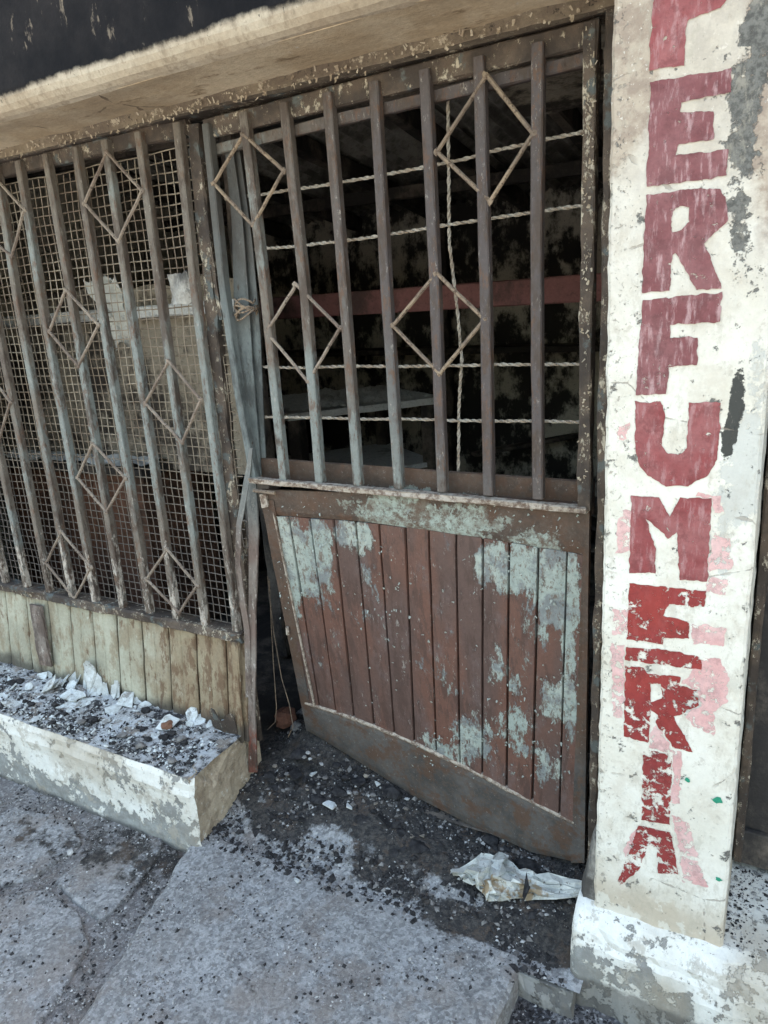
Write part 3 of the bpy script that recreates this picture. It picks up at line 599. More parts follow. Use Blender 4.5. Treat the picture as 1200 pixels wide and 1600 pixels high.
# ------------------------------------------------------------------ left ledge under the window
lg = thing('window_ledge', 'whitewashed masonry ledge with flaking paint below the barred window', 'ledge', (-2.4, -.32, -.14))
LX = -1.555
def led_front(s, t):
    x = lerp(-4.0, LX, s); z = lerp(-.19, .15, t); y = -.325+.012*(1-t)*0
    y += .008*fbm(x*4, z*6, 2)+.003*fbm(x*18, z*18, 5)+.010*sm((z-.125)/.03)**2-.006*math.exp(-((z-.085)/.02)**2)
    if x > LX-.02: y += .012*sm((x-LX+.02)/.02)
    return (x+.008*(fbm(1, z*14, 4))*(s > .98), y, z+.006*fbm(x*5, 0, 1)*t)
b = MB(); b.grid(led_front, 170, 16); b.build('front_face', 'ledge', lg)
def led_top(s, t):
    x = lerp(-4.0, LX-.004, s); y = lerp(-.318, .03, t); return (x, y, .150+.012*t+.006*fbm(x*5, 0, 1)*(1-t)+.005*fbm(x*12, y*12, 6)*min(1, t*5))
b = MB(); b.grid(led_top, 150, 22); b.build('ledge_top', 'ash_top', lg, smooth=True)
def led_end(s, t):
    y = lerp(-.318, .03, s); z = lerp(-.19, .155, t); k_ = sm((z-.05-.09*abs(math.sin(3+y*14)))/.03)
    return (LX-.012-.028*k_*(y > -.27)*(y < -.02)+.012*fbm(y*9, z*9, 2)*(.02 < s < .98)-.05*(1-t)*s*0, y, z)
b = MB(); b.grid(led_end, 26, 24); b.build('end_face', 'render', lg)

# ------------------------------------------------------------------ sheet apron below the window
ap = thing('metal_apron', 'pale green to brown ribbed sheet metal apron between window grille and ledge', 'apron', (-2.2, -.02, .16))
gx = [-3.02, -2.86, -2.72, -2.58, -2.446, -2.312, -2.178, -2.044, -1.908, -1.772, -1.634, -1.538]
for i in range(len(gx)-1):
    x0, x1 = gx[i]+.004, gx[i+1]-.004
    def f(s, t, x0=x0, x1=x1, i=i):
        x = lerp(x0, x1, s); z = lerp(.13, .512, t); e = min(s, 1-s)
        y = -.045*(1-t)-.006-.003*fbm(i*3.1, t*2, 1)+(.008*(1-e/.06) if e < .06 else 0)+(.0035 if abs(s-.5) < .04 else 0)+.002*fbm(x*14, z*9, 3)
        return (x-.012*(1-t)*0, y, z)
    b = MB(); b.grid(f, 24, 12, thick=(0, .006, 0)); b.build('sheet_panel', 'apron', ap)
MB().box((-3.02, .004, .1), (-1.54, .02, .52)).build('backing_sheet', 'frame', ap)
MB().sweep([(-2.62, -.03, .47), (-2.585, -.062, .22)], X_, Y_, cham(.07, .012, .003), jit=.006, seg=.03).build('latch_plate', 'jamb', ap)
MB().sweep([(-1.565, -.03, .50), (-1.572, -.06, .13)], X_, Y_, cham(.03, .012, .003), jit=.005, seg=.03).build('end_strip', 'apron', ap)
MB().grid(lambda s, t: (lerp(-1.69, -1.575, s), -.062-.008*math.sin(s*3)-.01*t, lerp(.145, .225+.02*math.sin(s*9), t)), 8, 6, thick=(0, .004, 0)).build('corner_patch', 'frame', ap)

# ------------------------------------------------------------------ window grille
wg = thing('window_grille', 'rusty barred window grille with diamond rods and wire mesh', 'window grille', (-2.2, 0, .52))
WX = [-1.577, -1.720, -1.855, -1.989, -2.130, -2.281, -2.416, -2.556, -2.700, -2.842, -2.98]
for i, x in enumerate(WX):
    tp = 2.085; dx = [.016, .006, 0, 0, 0, .014, .03, .02, 0, 0, 0][i]
    MB().sweep([(x+dx, .0, tp), (x+dx*.2, .002*math.sin(i*2), 1.66), (x, 0, .518)], X_, Y_, cham(.026, .026, .003), jit=.0013, seg=.06).build('bar', 'bar', wg)
MB().sweep([(-3.02, .022, 2.075), (-1.545, .022, 2.075)], Z_, Y_, cham(.045, .03, .004), jit=.006, seg=.03).build('top_rail', 'frame', wg)
MB().sweep([(-3.02, .012, .512), (-1.55, .012, .508)], Z_, Y_, cham(.035, .075, .006), jit=.012, seg=.02).build('bottom_rail', 'frame', wg)
def diamond(parent, pts, Y, r_, mat):
    P = [at(u, v, Y) for u, v in pts]
    for i in range(4):
        a, c = P[i], P[(i+1) % 4]; m_ = [lerp(a, c, t)+np.array([.002*fbm(t*3, i, a[0]*9), .002*fbm(t*4, i+5, a[0]*9), 0]) for t in np.linspace(-.03, 1.03, 7)]
        MB().rod(m_, r_, 6).build('diamond_rod', mat, parent)
        rock(a+np.array([.002*(i-1.5), -.001, 0]), .0085, (1, .7, 1.1), i+a[0]*50).build('weld_bead', mat, parent)
for D in [[(167, 238), (132, 318), (185, 377), (222, 299)], [(-14, 270), (-44, 352), (19, 400), (38, 328)], [(103, 453), (77, 518), (122, 572), (154, 508)], [(264, 564), (227, 630), (285, 691), (313, 625)],
          [(145, 693), (121, 746), (166, 800), (196, 747)], [(96, 831), (72, 879), (117, 936), (142, 886)], [(261, 858), (229, 905), (280, 957), (308, 915)], [(-22, 578), (-42, 632), (-2, 690), (16, 628)]]:
    diamond(wg, D, -.0125, .0054, 'rod2')
# welded mesh behind the bars
def mesh_y(x, z): return .030+.010*fbm(x*2.2, z*1.8, 1)+.004*fbm(x*7, z*7, 3)
b = MB(); sp = .0295; q = (-.004, .004)
xv = np.arange(-3.0, -1.50, sp); zv = np.arange(.53, 2.075, sp)
def mesh_edge(z): return -1.545+.035*sm((1.75-z)/.3)*sm((z-.6)/.3)+.012*fbm(z*5, 3, 3)
def wob(x, z): return np.array([x+.004*fbm(x*5, z*5, 4)+.0015*fbm(x*30, z*30, 1), mesh_y(x, z), z+.004*fbm(x*5, z*5, 9)+.002*fbm(x*30, z*30, 7)])
def tri_rod(P, r_): b.rod(P, r_, 4)
for x in xv:
    zz = [z for z in np.arange(.53, 2.076, .06) if x < mesh_edge(z)]
    if len(zz) > 3: tri_rod([wob(x, z) for z in zz], .0019)
for z in zv:
    x1 = mesh_edge(z)+.012*random.random(); xs_ = np.linspace(-3.0, x1, 26); tri_rod([wob(x, z)+np.array([0, .003, 0]) for x in xs_], .0019)
b.build('wire_mesh', 'wire', wg, stuff=True, fix=False)
# window frame post next to the door
MB().sweep([(-1.528, .03, 2.08), (-1.545, .032, 1.5), (-1.552, .03, .5)], X_, Y_, cham(.042, .03, .004), jit=.007, seg=.03).build('frame_post', 'frame', wg)

# ------------------------------------------------------------------ door frame (head, jambs, bent strips)
df = thing('door_frame', 'flaking dark metal frame around the barred door', 'door frame', (-.9, .02, 0))
MB().sweep([(-3.02, .03, 2.107), (-.33, .03, 2.117)], Z_, Y_, cham(.03, .09, .006), jit=.008, seg=.03).build('head', 'frame', df)
MB().sweep([(-3.02, -.018, 2.108), (-.33, -.018, 2.112)], Z_, Y_, [(-.012, -.012), (.02, -.016), (.02, .02), (-.012, .02)], jit=.009, seg=.02).build('head_plaster', 'head', df)
MB().sweep([(-.372, .012, 2.11), (-.368, .012, 1.0), (-.372, .014, -.05)], X_, Y_, cham(.022, .06, .004), jit=.005, seg=.03).build('right_jamb', 'frame', df)
MB().sweep([(-.342, .03, 2.11), (-.345, .03, 1.0), (-.345, .03, -.05)], X_, Y_, cham(.036, .05, .004), jit=.007, seg=.03).build('outer_jamb', 'frame', df)
def strip(name, L, Y, wpx, mat, t=.004, jit=.003, nose=None, par=df):
    """bent flat strip through photo stations (u, v, width, dY)"""
    P = [(at(u-w_/2, v, Y+dy), at(u+w_/2, v, Y+dy)) for (u, v, w_, dy) in L]
    Q = []
    for i in range(len(P)-1):
        for k_ in range(5): Q.append((lerp(P[i][0], P[i+1][0], k_/5), lerp(P[i][1], P[i+1][1], k_/5)))
    Q.append(P[-1]); m_ = len(Q)-1
    b = MB(); b.grid(lambda s, tt: lerp(Q[int(round(tt*m_))][0], Q[int(round(tt*m_))][1], s)+np.array([0, jit*fbm(s*2, tt*9, len(L))+(wpx*(.5-abs(s-.5)) if wpx else 0), 0]), 3, m_, thick=(0, t, 0))
    return b.build(name, mat, par)
# left post of the doorway: flat bars, torn and twisted
strip('left_post', [(391, 745, 17, .0), (396, 830, 15, -.005), (394, 960, 11, -.02), (393, 1110, 10, -.05), (395, 1207, 13, -.06)], .01, 0, 'jamb', t=.006)
strip('torn_sheet', [(378, 770, 14, .02), (384, 870, 18, .01), (389, 980, 12, 0), (391, 1130, 10, -.02)], .035, -.004, 'jamb', t=.003)
strip('bent_strip', [(392, 700, 5, .0), (384, 760, 9, -.01), (373, 820, 8, -.015), (371, 880, 8, -.015), (378, 940, 9, -.01), (386, 985, 8, -.005), (388, 1090, 9, -.02)], -.015, .003, 'jamb', t=.003)
strip('inner_stile_sheet', [(300, 232, 13, .0), (311, 330, 10, .0), (322, 400, 8, 0), (334, 450, 6, 0)], .05, 0, 'stile', t=.003)
strip('torn_edge_strip', [(307, 240, 9, .0), (322, 350, 7, .0), (335, 440, 6, 0), (345, 500, 5, 0)], .02, 0, 'frame', t=.003)

# ------------------------------------------------------------------ barred metal door
dr = thing('barred_door', 'burnt metal door with barred top and peeling red-brown boarded lower panel', 'door', (-.9, 0, 0))
BX = [-1.312, -1.181, -1.050, -.919, -.787, -.656, -.525]
for i, x in enumerate(BX):
    MB().sweep([(x-.012+.002*i, .0, 2.072), (x+.004*math.sin(i*1.7), -.002, 1.6), (x, 0, 1.072)], X_, Y_, cham(.0265, .026, .003), jit=.0012, seg=.06).build('bar', 'bar', dr)
MB().sweep([(-1.455, 0, 2.065), (-1.462, 0, 1.64), (-1.452, 0, 1.36), (-1.425, 0, 1.065)], X_, Y_, cham(.024, .028, .003), jit=.0012, seg=.06).build('left_stile_bar', 'stile', dr)
strip('left_stile', [(356, 222, 12, .0), (370, 340, 17, .0), (376, 450, 22, 0), (380, 560, 28, 0), (388, 650, 26, 0), (398, 742, 20, 0)], .028, .0, 'stile', t=.004, par=dr, jit=.0006)
strip('left_stile_flange', [(367, 225, 12, .0), (388, 380, 12, .0), (400, 520, 13, 0), (405, 640, 13, 0), (409, 740, 14, 0)], .042, 0, 'stile', t=.004, par=dr, jit=.0006)
MB().sweep([(-.412, 0, 2.085), (-.410, 0, 1.055)], X_, Y_, cham(.028, .04, .003), jit=.004, seg=.04).build('right_stile_bar', 'frame', dr)
MB().sweep([(-1.47, .014, 2.058), (-.40, .014, 2.072)], Z_, Y_, cham(.05, .022, .004), jit=.005, seg=.04).build('top_rail', 'frame', dr)
MB().sweep([(-1.47, .026, 2.005), (-.40, .026, 2.030)], Z_, Y_, cham(.028, .02, .003), jit=.004, seg=.04).build('inner_top_rail', 'bar', dr)
MB().sweep([(-1.43, -.014, 1.066), (-.40, -.014, 1.056)], Z_, Y_, cham(.016, .03, .003), jit=.006, seg=.02).build('sill_lip', 'lip', dr)
MB().sweep([(-1.43, .045, 1.082), (-.40, .045, 1.07)], Z_, Y_, cham(.085, .012, .003), jit=.004, seg=.04).build('sill_back', 'rail', dr)
MB().box((-1.43, 0, 1.052), (-.40, .045, 1.058)).build('sill_plate', 'rail', dr)
for D, m_ in [([(381, 210), (334, 287), (395, 352), (443, 267)], 'rod'), ([(760, 118), (683, 237), (766, 315), (833, 208)], 'rod'), ([(463, 445), (416, 518), (481, 596), (531, 513)], 'rod2'), ([(682, 427), (614, 509), (687, 584), (757, 499)], 'rod')]:
    diamond(dr, D, -.010, .0052, m_)
# lower panel: pushed inwards at the bottom left
def pts_line(L, u): 
    us = [p[0] for p in L]; return float(np.interp(u, us, [p[1] for p in L]))
TOPL = [(405, 764), (918, 794)]; BOTL = [(480, 1142), (540, 1178), (600, 1216), (680, 1262), (740, 1291), (830, 1331), (868, 1343), (906, 1347)]
def left_u(v): return lerp(409, 481, (v-768)/(1140-768))
def right_u(v): return lerp(917, 905, (v-795)/(1345-795))
def dY(u, v):
    vt = pts_line(TOPL, u); vb = pts_line(BOTL, max(480, u)); t = max(0, min(1.05, (v-vt)/(vb-vt))); s = max(0, min(1, (u-left_u(v))/(right_u(v)-left_u(v))))
    return .115*(1-s)*t**1.2+.012*math.sin(s*5+1)*t*(1-s)+.01*t
def dp(u, v, lift=0): return at(u, v, dY(u, v))-np.array([0, lift, 0])
tops = [(431, 806), (452, 807), (485, 810), (522, 812), (556, 815), (593, 819), (634, 824), (670, 828), (713, 835), (755, 840), (796, 847), (842, 855), (887, 862), (914, 867)]
bots = [(479, 1098), (500, 1106), (526, 1112), (554, 1122), (585, 1132), (617, 1144), (648, 1160), (682, 1175), (719, 1192), (754, 1212), (792, 1232), (832, 1252), (875, 1272), (897, 1284)]
lp = MB().grid(lambda s, t: dp(lerp(lerp(428, 478, t), lerp(914, 898, t), s), lerp(pts_line([(q[0], q[1]) for q in tops], lerp(428, 914, s))-6, pts_line([(q[0], q[1]) for q in bots], lerp(478, 898, s))+6, t), -.012), 20, 12, thick=(0, .004, 0)).build('lower_panel', 'rail', dr)
for i in range(13):
    (u0, v0), (u1, v1) = tops[i], tops[i+1]; (a0, c0), (a1, c1) = bots[i], bots[i+1]; pr = .002+.003*random.random(); gap = 1.1 if i % 2 else .5
    def f(s, t, a=(u0, v0, u1, v1, a0, c0, a1, c1), pr=pr, i=i):
        ss = lerp(.0, 1., s); u = lerp(lerp(a[0], a[2], ss), lerp(a[4], a[6], ss), t); v = lerp(lerp(a[1], a[3], ss), lerp(a[5], a[7], ss), t)
        p = dp(u, v, pr+.002*fbm(u*.02, v*.02, i)); 
        if s < .01: p = p+np.array([.0022, .007, 0])
        if s > .99: p = p+np.array([-.0022, .007, 0])
        return p
    b = MB(); b.grid(lambda s, t: f([0, .05, .35, .65, .95, 1][int(round(s*5))], t), 5, 14, thick=(0, .008, 0)); b.build('board', 'board', lp)
def panel(name, L, mat, lift, nu=16, nv=6, t=.012, ripple=.002):
    """quad panel on the door surface from photo corners (tl, tr, br, bl) or a pair of polylines"""
    T, Bm = L
    def f(s, t_):
        k_ = s*(len(T)-1); i = min(int(k_), len(T)-2); a = lerp(np.array(T[i], float), np.array(T[i+1], float), k_-i)
        k_ = s*(len(Bm)-1); i = min(int(k_), len(Bm)-2); c = lerp(np.array(Bm[i], float), np.array(Bm[i+1], float), k_-i)
        p = lerp(a, c, t_); return dp(p[0], p[1], lift+ripple*fbm(p[0]*.02, p[1]*.02, 3)-(.004 if t_ in (0., 1.) else 0))
    b = MB(); b.grid(f, nu, nv, thick=(0, t, 0)); return b.build(name, mat, dr)
panel('upper_rail', ([(408, 765), (560, 770), (720, 782), (917, 797)], [(420, 804), (570, 815), (720, 836), (915, 868)]), 'rail', .004, 24, 6)
panel('bottom_rail', ([(474, 1098), (554, 1122), (648, 1160), (754, 1212), (832, 1252), (900, 1285)], [(481, 1141), (545, 1180), (640, 1240), (745, 1293), (830, 1331), (906, 1348)]), 'rail', .005, 40, 8)
panel('bottom_rail_edge', ([(478, 1095), (554, 1119), (648, 1157), (754, 1208), (832, 1249), (897, 1281)], [(478, 1100), (554, 1125), (648, 1163), (754, 1215), (832, 1255), (897, 1287)]), 'lip', .008, 40, 2, t=.01, ripple=.004)
b = MB(); b.grid(lambda s, t: dp(lerp(lerp(409, 480, t), lerp(429, 493, t), s), lerp(780, 1141, t), .006+.003*fbm(s, t*6, 2)), 3, 26, thick=(0, .02, 0)); b.build('left_edge_stile', 'rail', dr)
b = MB(); b.grid(lambda s, t: dp(lerp(lerp(413, 492, t), lerp(414.5, 494.5, t), s)+16*(1-t), lerp(800, 1100, t), .011), 1, 26, thick=(0, .006, 0)); b.build('stile_edge', 'lip', dr)
b = MB(); b.grid(lambda s, t: dp(lerp(lerp(914, 893, t), lerp(922, 914, t), s), lerp(795, 1346, t), .007+.003*fbm(s, t*6, 8)), 3, 30, thick=(0, .02, 0)); b.build('right_edge_stile', 'rail', dr)
b = MB(); p0 = dp(416, 781, .014); b.add([p0+np.array(v_) for v_ in [(-.014, 0, .02), (.012, 0, .022), (.015, 0, -.018), (-.010, 0, -.024), (-.012, .012, .02), (.011, .012, .02), (.013, .012, -.016), (-.008, .012, -.022)]], [(0, 1, 2, 3), (4, 7, 6, 5), (0, 4, 5, 1), (1, 5, 6, 2), (2, 6, 7, 3), (3, 7, 4, 0)]); b.build('bolt_plate', 'lip', dr)
MB().rod([dp(403, 764, .02), dp(436, 768, .02)], .006, 6).build('bolt', 'rod', dr)
p0 = dp(453, 983, .014); MB().rod([p0+np.array([0, 0, .014]), p0-np.array([0, 0, .014])], .006, 6).build('latch_stub', 'lip', dr)

def curls(name, mat, N, place, parent):
    b = MB()
    for _ in range(N):
        p, ln, wd = place(); a = random.uniform(0, 6.28); d = np.array([math.cos(a)*.7, 0, math.sin(a)]); e = np.array([-math.sin(a), 0, math.cos(a)*.7]); lift = random.uniform(.15, .55)
        vs = []
        for k_ in range(4):
            t = k_/3; w_ = wd*(1-.5*t)*random.uniform(.7, 1.1)
            for q_ in (-1, 1): vs.append(p+d*ln*t+e*q_*w_/2+np.array([0, -lift*ln*t*t-.0006, 0]))
        b.add(vs, [(2*k_, 2*k_+1, 2*k_+3, 2*k_+2) for k_ in range(3)])
    return b.build(name, mat, parent, stuff=True, fix=False)
DC = [(455, 880, 20, 80), (505, 850, 20, 55), (560, 835, 40, 25), (790, 880, 45, 45), (875, 900, 35, 80), (880, 1085, 28, 45), (735, 1150, 40, 50), (800, 1120, 40, 70), (690, 1170, 40, 30), (600, 920, 40, 60), (850, 1180, 35, 50), (640, 1000, 110, 120), (700, 800, 180, 18)]
def on_door():
    u, v, a, c = random.choice(DC); u, v = random.gauss(u, a*.6), random.gauss(v, c*.6); u = min(max(u, 440), 905); v = min(max(v, 790), pts_line(BOTL, u)-20)
    return dp(u, v, .0075), random.uniform(.003, .011), random.uniform(.003, .009)
curls('paint_curls', 'mintcurl', 520, on_door, dr)
def on_jamb(): return np.array([random.uniform(-.422, -.40), -.0215, random.uniform(1.1, 2.07)]), random.uniform(.004, .012), random.uniform(.003, .008)
curls('jamb_paint_curls', 'creamcurl', 90, on_jamb, dr)
def on_head(): return np.array([random.uniform(-2.9, -.4), -.036, random.uniform(2.088, 2.118)]), random.uniform(.004, .016), random.uniform(.004, .010)
curls('head_paint_curls', 'creamcurl', 240, on_head, df)

# ------------------------------------------------------------------ twisted bars behind the door and window
tw = thing('twisted_bar_guard', 'second guard of pale twisted steel bars behind the door bars', 'security bars', (-.9, .06, 1.1))
def twb(L, Y, r_=.0044):
    P = [at(u, v, Y) for u, v in L]; Q = []
    for i in range(len(P)-1):
        n_ = max(2, int(np.linalg.norm(P[i+1]-P[i])/.008)); Q += [lerp(P[i], P[i+1], k_/n_) for k_ in range(n_)]
    Q.append(P[-1]); Q = [p+np.array([0, .003*fbm(p[0]*4, p[2]*4, 1), .003*fbm(p[0]*5, p[2]*5, 4)]) for p in Q]
    MB().rod(Q, r_, 4, twist=80, ell=1.12).build('twisted_bar', 'twist', tw, fix=False)
twb([(352, 311), (520, 288), (660, 262), (775, 236), (920, 204)], .055); twb([(366, 394), (460, 384), (560, 374), (690, 353), (800, 336), (925, 318)], .055)
twb([(325, 571), (480, 574), (690, 571), (925, 568)], .055); twb([(325, 648), (430, 652), (600, 655), (925, 660)], .055)
twb([(534, 310), (541, 400), (541, 520), (546, 600), (553, 745)], .064, .0034); twb([(700, 145), (701, 300), (702, 380), (714, 480), (722, 560), (717, 640), (716, 745)], .064)
cw = thing('wire_binding', 'coil of rusty wire wound round the door edge', 'wire', tuple(at(386, 482, .03)))
c0 = at(386, 483, .03); Q = []
for k_ in range(120):
    a = k_/120*2*math.pi*7; Q.append(c0+np.array([.034*math.cos(a)+.01*(k_/120-.5), .028*math.sin(a)-.004, .016*math.cos(a*.143*3)+.02*math.sin(a*1.37)*.8]))
MB().rod(Q, .0028, 5).build('wire_coil', 'rod', cw)

# ------------------------------------------------------------------ shop interior
rl = thing('maroon_rail', 'maroon painted timber rail spanning the dark shop interior', 'beam', (-1.6, 1.3, 1.53))
MB().sweep([(-4.0, 1.3, 1.585), (.75, 1.3, 1.58)], Z_, Y_, cham(.105, .05, .006), jit=.006, seg=.08).build('timber', 'beam_in', rl)
tb = thing('charred_table', 'ash-covered charred wooden table inside the shop', 'table', (-2.6, 2.8, 0))
ca, sa = math.cos(.9), math.sin(.9)
def tp_(a, c, z): return np.array([-2.42+.92*(a*ca-c*sa), 1.74+.92*(a*sa+c*ca), z+.07])
b = MB(); b.grid(lambda s, t: tp_(lerp(-.15, .95, s), lerp(0, 1.0, t), .93+.006*fbm(s*5, t*5, 1)), 12, 10, thick=(0, 0, -.04)); b.build('table_top', 'ashpile', tb)
for a, c in ((-.08, .06), (.86, .06), (-.08, .92), (.86, .92)): MB().sweep([tp_(a, c, 0), tp_(a, c, .9)], X_, Y_, cham(.085, .085, .008)).build('leg', 'timber', tb)
MB().grid(lambda s, t: tp_(lerp(-.1, .9, s), lerp(.04, .95, t), .52), 4, 4, thick=(0, 0, -.03)).build('lower_shelf', 'ashpile', tb)
b = MB(); b.grid(lambda s, t: tp_(lerp(-.12, .9, s), lerp(.03, .97, t), .94+.05*max(0, fbm(s*5, t*5, 2)+.3)*math.sin(s*3.14)*math.sin(t*3.14)**.5+.012*fbm(s*30, t*30, 5)), 50, 50); o = b.build('ash_heap', 'ashpile', smooth=False); tag(o, 'pale ash and rubble heaped on the charred table', 'ash')
cb = thing('scorched_cabinet', 'low scorched brown cabinet behind the left window mesh', 'cabinet', (-3.3, .75, 0))
MB().box((-3.7, .62, 0), (-2.62, 1.05, .86)).build('carcass', 'cab', cb); MB().box((-3.74, .58, .862), (-2.58, 1.09, .90)).build('cabinet_top', 'timber', cb)
for i in range(3): MB().box((-3.68+i*.36, .605, .06), (-3.68+i*.36+.34, .617, .82)).build('cabinet_door', 'cab', cb)
MB().grid(lambda s, t: (lerp(-3.72, -2.6, s), lerp(.6, 1.07, t), .905+.03*max(0, fbm(s*9, t*5, 2)+.3)), 40, 16).build('ash_layer', 'ashpile', cb)
pt_ = thing('partition_panel', 'pale smoke-stained partition board behind the left window mesh', 'partition', (-2.7, .75, .9))
MB().grid(lambda s, t: (lerp(-3.95, -2.02, s)+.02*fbm(t*6, 3, 1)*(s > .97), .78+.015*fbm(s*4, t*4, 1), lerp(.86, 1.72, t)+.05*fbm(s*7, 2, 1)*(t > .97)), 40, 20, thick=(0, .03, 0)).build('board_face', 'part', pt_)
MB().sweep([(-3.95, .74, 1.60), (-1.98, .74, 1.60)], Z_, Y_, cham(.05, .10, .006), jit=.012, seg=.05).build('board_ledge', 'ashpile', pt_)
MB().sweep([(-2.0, .76, 0), (-2.0, .76, 2.5)], X_, Y_, cham(.07, .07, .006), jit=.01, seg=.1).build('partition_post', 'timber', pt_)
sh = thing('wall_shelf', 'burnt timber shelf along the back wall of the shop', 'shelf', (-2, 3.8, 1.2))
MB().sweep([(-3.9, 3.15, 1.25), (.6, 3.15, 1.22)], Z_, Y_, cham(.04, .3, .005), jit=.02, seg=.2).build('shelf_board', 'timber', sh)
for x in (-3.4, -2.2, -1.0, .2): MB().sweep([(x, 3.2, 0), (x, 3.2, 2.1)], X_, Y_, cham(.07, .07, .006), jit=.02, seg=.2).build('upright', 'timber', sh)
hc = thing('hanging_curtain', 'torn whitish cloth hanging behind the wire mesh', 'curtain', (-2.25, .16, 1.5))
b = MB(); b.grid(lambda s, t: (lerp(-2.30, -2.14, s)+.10*t+.012*fbm(t*6, s*2, 1), .20+.02*math.sin(s*9+t*2)+.02*fbm(s*3, t*3, 2), lerp(1.72, 1.47, t)+.03*fbm(s*4, 3, 3)), 18, 24, thick=(0, .003, 0)); b.build('cloth', 'cloth', hc, smooth=True)
o = MB().grid(lambda s, t: (lerp(-1.69, -1.60, s)+.006*fbm(t*5, 1, 1), .008+.008*math.sin(s*5+t*3), lerp(1.69, 1.60, t)+.012*fbm(s*5, 4, 2)), 10, 8, thick=(0, .006, 0)).build('plaster_clot', 'sooty'); tag(o, 'lump of pale plaster caught in the window mesh', 'plaster')
for i in range(16):                                              # fallen boards
    x, y = random.uniform(-1.9, .3), random.uniform(1.5, 3.2); a = random.uniform(-.9, .9); L = random.uniform(.5, 1.2); z = .03+.03*i
    d = np.array([math.cos(a), math.sin(a), random.uniform(-.15, .25)]); c0 = np.array([x, y, z+.12])
    o = MB().sweep([c0-d*L/2, c0+d*L/2], (-math.sin(a), math.cos(a), 0), Z_, cham(random.uniform(.06, .14), .025, .004), jit=.01, seg=.15).build('charred_board', 'timber')
    tag(o, 'fallen charred board in the dark heap inside the shop', 'board', 'fallen boards inside the shop')
for (pts, lab) in [([(421, 905), (424, 980), (428, 1050), (432, 1105), (430, 1128), (418, 1140)], 'left'), ([(418, 900), (428, 990), (440, 1060), (452, 1100), (458, 1135), (450, 1152)], 'right')]:
    P = [at(u, v, .12) for u, v in pts]; o = MB().rod([lerp(P[i], P[i+1], t) for i in range(len(P)-1) for t in (0, .33, .66)]+[P[-1]], .0018, 5).build('hanging_wire', 'rod'); tag(o, 'thin rusty wire hanging in the door gap, %s of the two' % lab, 'wire')

# ------------------------------------------------------------------ loose pieces
def shard(c, w_, h_, tilt, yaw, th=.005, n=7):
    ang = sorted(random.uniform(0, 6.28) for _ in range(n)); R = Matrix.Rotation(yaw, 3, 'Z') @ Matrix.Rotation(tilt, 3, 'X')
    ring = [(math.cos(a)*w_/2*random.uniform(.7, 1.15), math.sin(a)*h_/2*random.uniform(.7, 1.15)) for a in ang]; b = MB(); vs = []; cu = random.uniform(-.9, .9)
    for z in (-th/2, th/2):
        for (x, y) in ring: vs.append(Vector(c)+R @ Vector((x, y, z+cu*(y*y/max(h_, .01))+.2*cu*x)))
    b.add(vs, [tuple(range(n))[::-1], tuple(range(n, 2*n))]+[(i, (i+1) % n, n+(i+1) % n, n+i) for i in range(n)]); return b
SH = [(166, 1062, .045, .10, 1.35, .2), (150, 1078, .05, .075, 1.2, .5), (126, 1060, .06, .06, 1.1, -.3), (188, 1080, .05, .075, 1.1, .8), (216, 1088, .055, .04, .9, .2), (100, 1064, .05, .075, .9, -.8), (88, 1068, .04, .06, .7, -.6),
      (66, 1054, .04, .035, .9, .2), (88, 1046, .03, .035, 1.0, .5), (30, 1098, .10, .06, .15, .4), (112, 1088, .09, .05, .3, .1), (120, 1100, .07, .05, .2, .9), (178, 1108, .05, .035, .3, .2), (165, 1125, .06, .04, .15, .5), (320, 1104, .035, .04, 1.0, .4),
      (312, 1120, .07, .05, .4, .2), (330, 1132, .06, .05, .5, .9), (347, 1134, .045, .045, .8, -.4), (262, 1128, .06, .045, .7, 1.1), (15, 1058, .05, .03, .4, .3), (5, 1085, .08, .05, .2, .2), (60, 1120, .07, .04, .1, .8), (240, 1150, .05, .035, .2, .1), (205, 1072, .03, .045, 1.2, -.4),
      (138, 1066, .05, .07, 1.25, -.5), (172, 1074, .035, .06, 1.3, .9), (158, 1056, .03, .07, 1.4, -.2), (112, 1070, .045, .05, .8, .6), (75, 1075, .05, .05, .5, -.4), (45, 1070, .055, .05, .6, .4), (142, 1092, .05, .04, .5, 1.2), (196, 1096, .045, .05, .7, .1), (20, 1072, .06, .05, .5, -.9), (54, 1094, .05, .03, .3, .2), (225, 1104, .04, .03, .5, .9), (295, 1126, .04, .035, .6, .1), (95, 1100, .06, .03, .2, .3), (232, 1080, .035, .04, .9, .6)]
ORD = 'first second third fourth fifth sixth seventh eighth ninth tenth eleventh twelfth thirteenth fourteenth fifteenth sixteenth seventeenth eighteenth nineteenth twentieth twenty-first twenty-second twenty-third twenty-fourth twenty-fifth twenty-sixth twenty-seventh twenty-eighth twenty-ninth thirtieth'.split()
tallest = max(SH, key=lambda q: q[3]*math.sin(q[4]))
for kind, sel in (('upright', sorted([q for q in SH if q[4] >= .75 and q is not tallest])), ('flat', sorted([q for q in SH if q[4] < .75])), ('tall', [tallest])):
    for i, (u, v, w_, h_, ti, ya) in enumerate(sel):
        p = atz(u, v, .165 if ti < .6 else .175); k_ = random.choice([.8, 1.0, 1.3, 1.7]) if kind != 'tall' else 1.5
        p = np.array([p[0], min(p[1], -.055), .156+.40*h_*k_*math.sin(ti)])
        o = shard(p, w_*k_, h_*k_*1.1, ti, ya, th=.004, n=9).build('plaster_flake', 'flake')
        tag(o, 'tallest upright white plaster flake leaning on the apron above the ledge' if kind == 'tall' else '%s white plaster flake on the window ledge, %s from the left' % ({'upright': 'tilted', 'flat': 'flat-lying'}[kind], ORD[i]), 'plaster flake', 'plaster flakes on the window ledge')
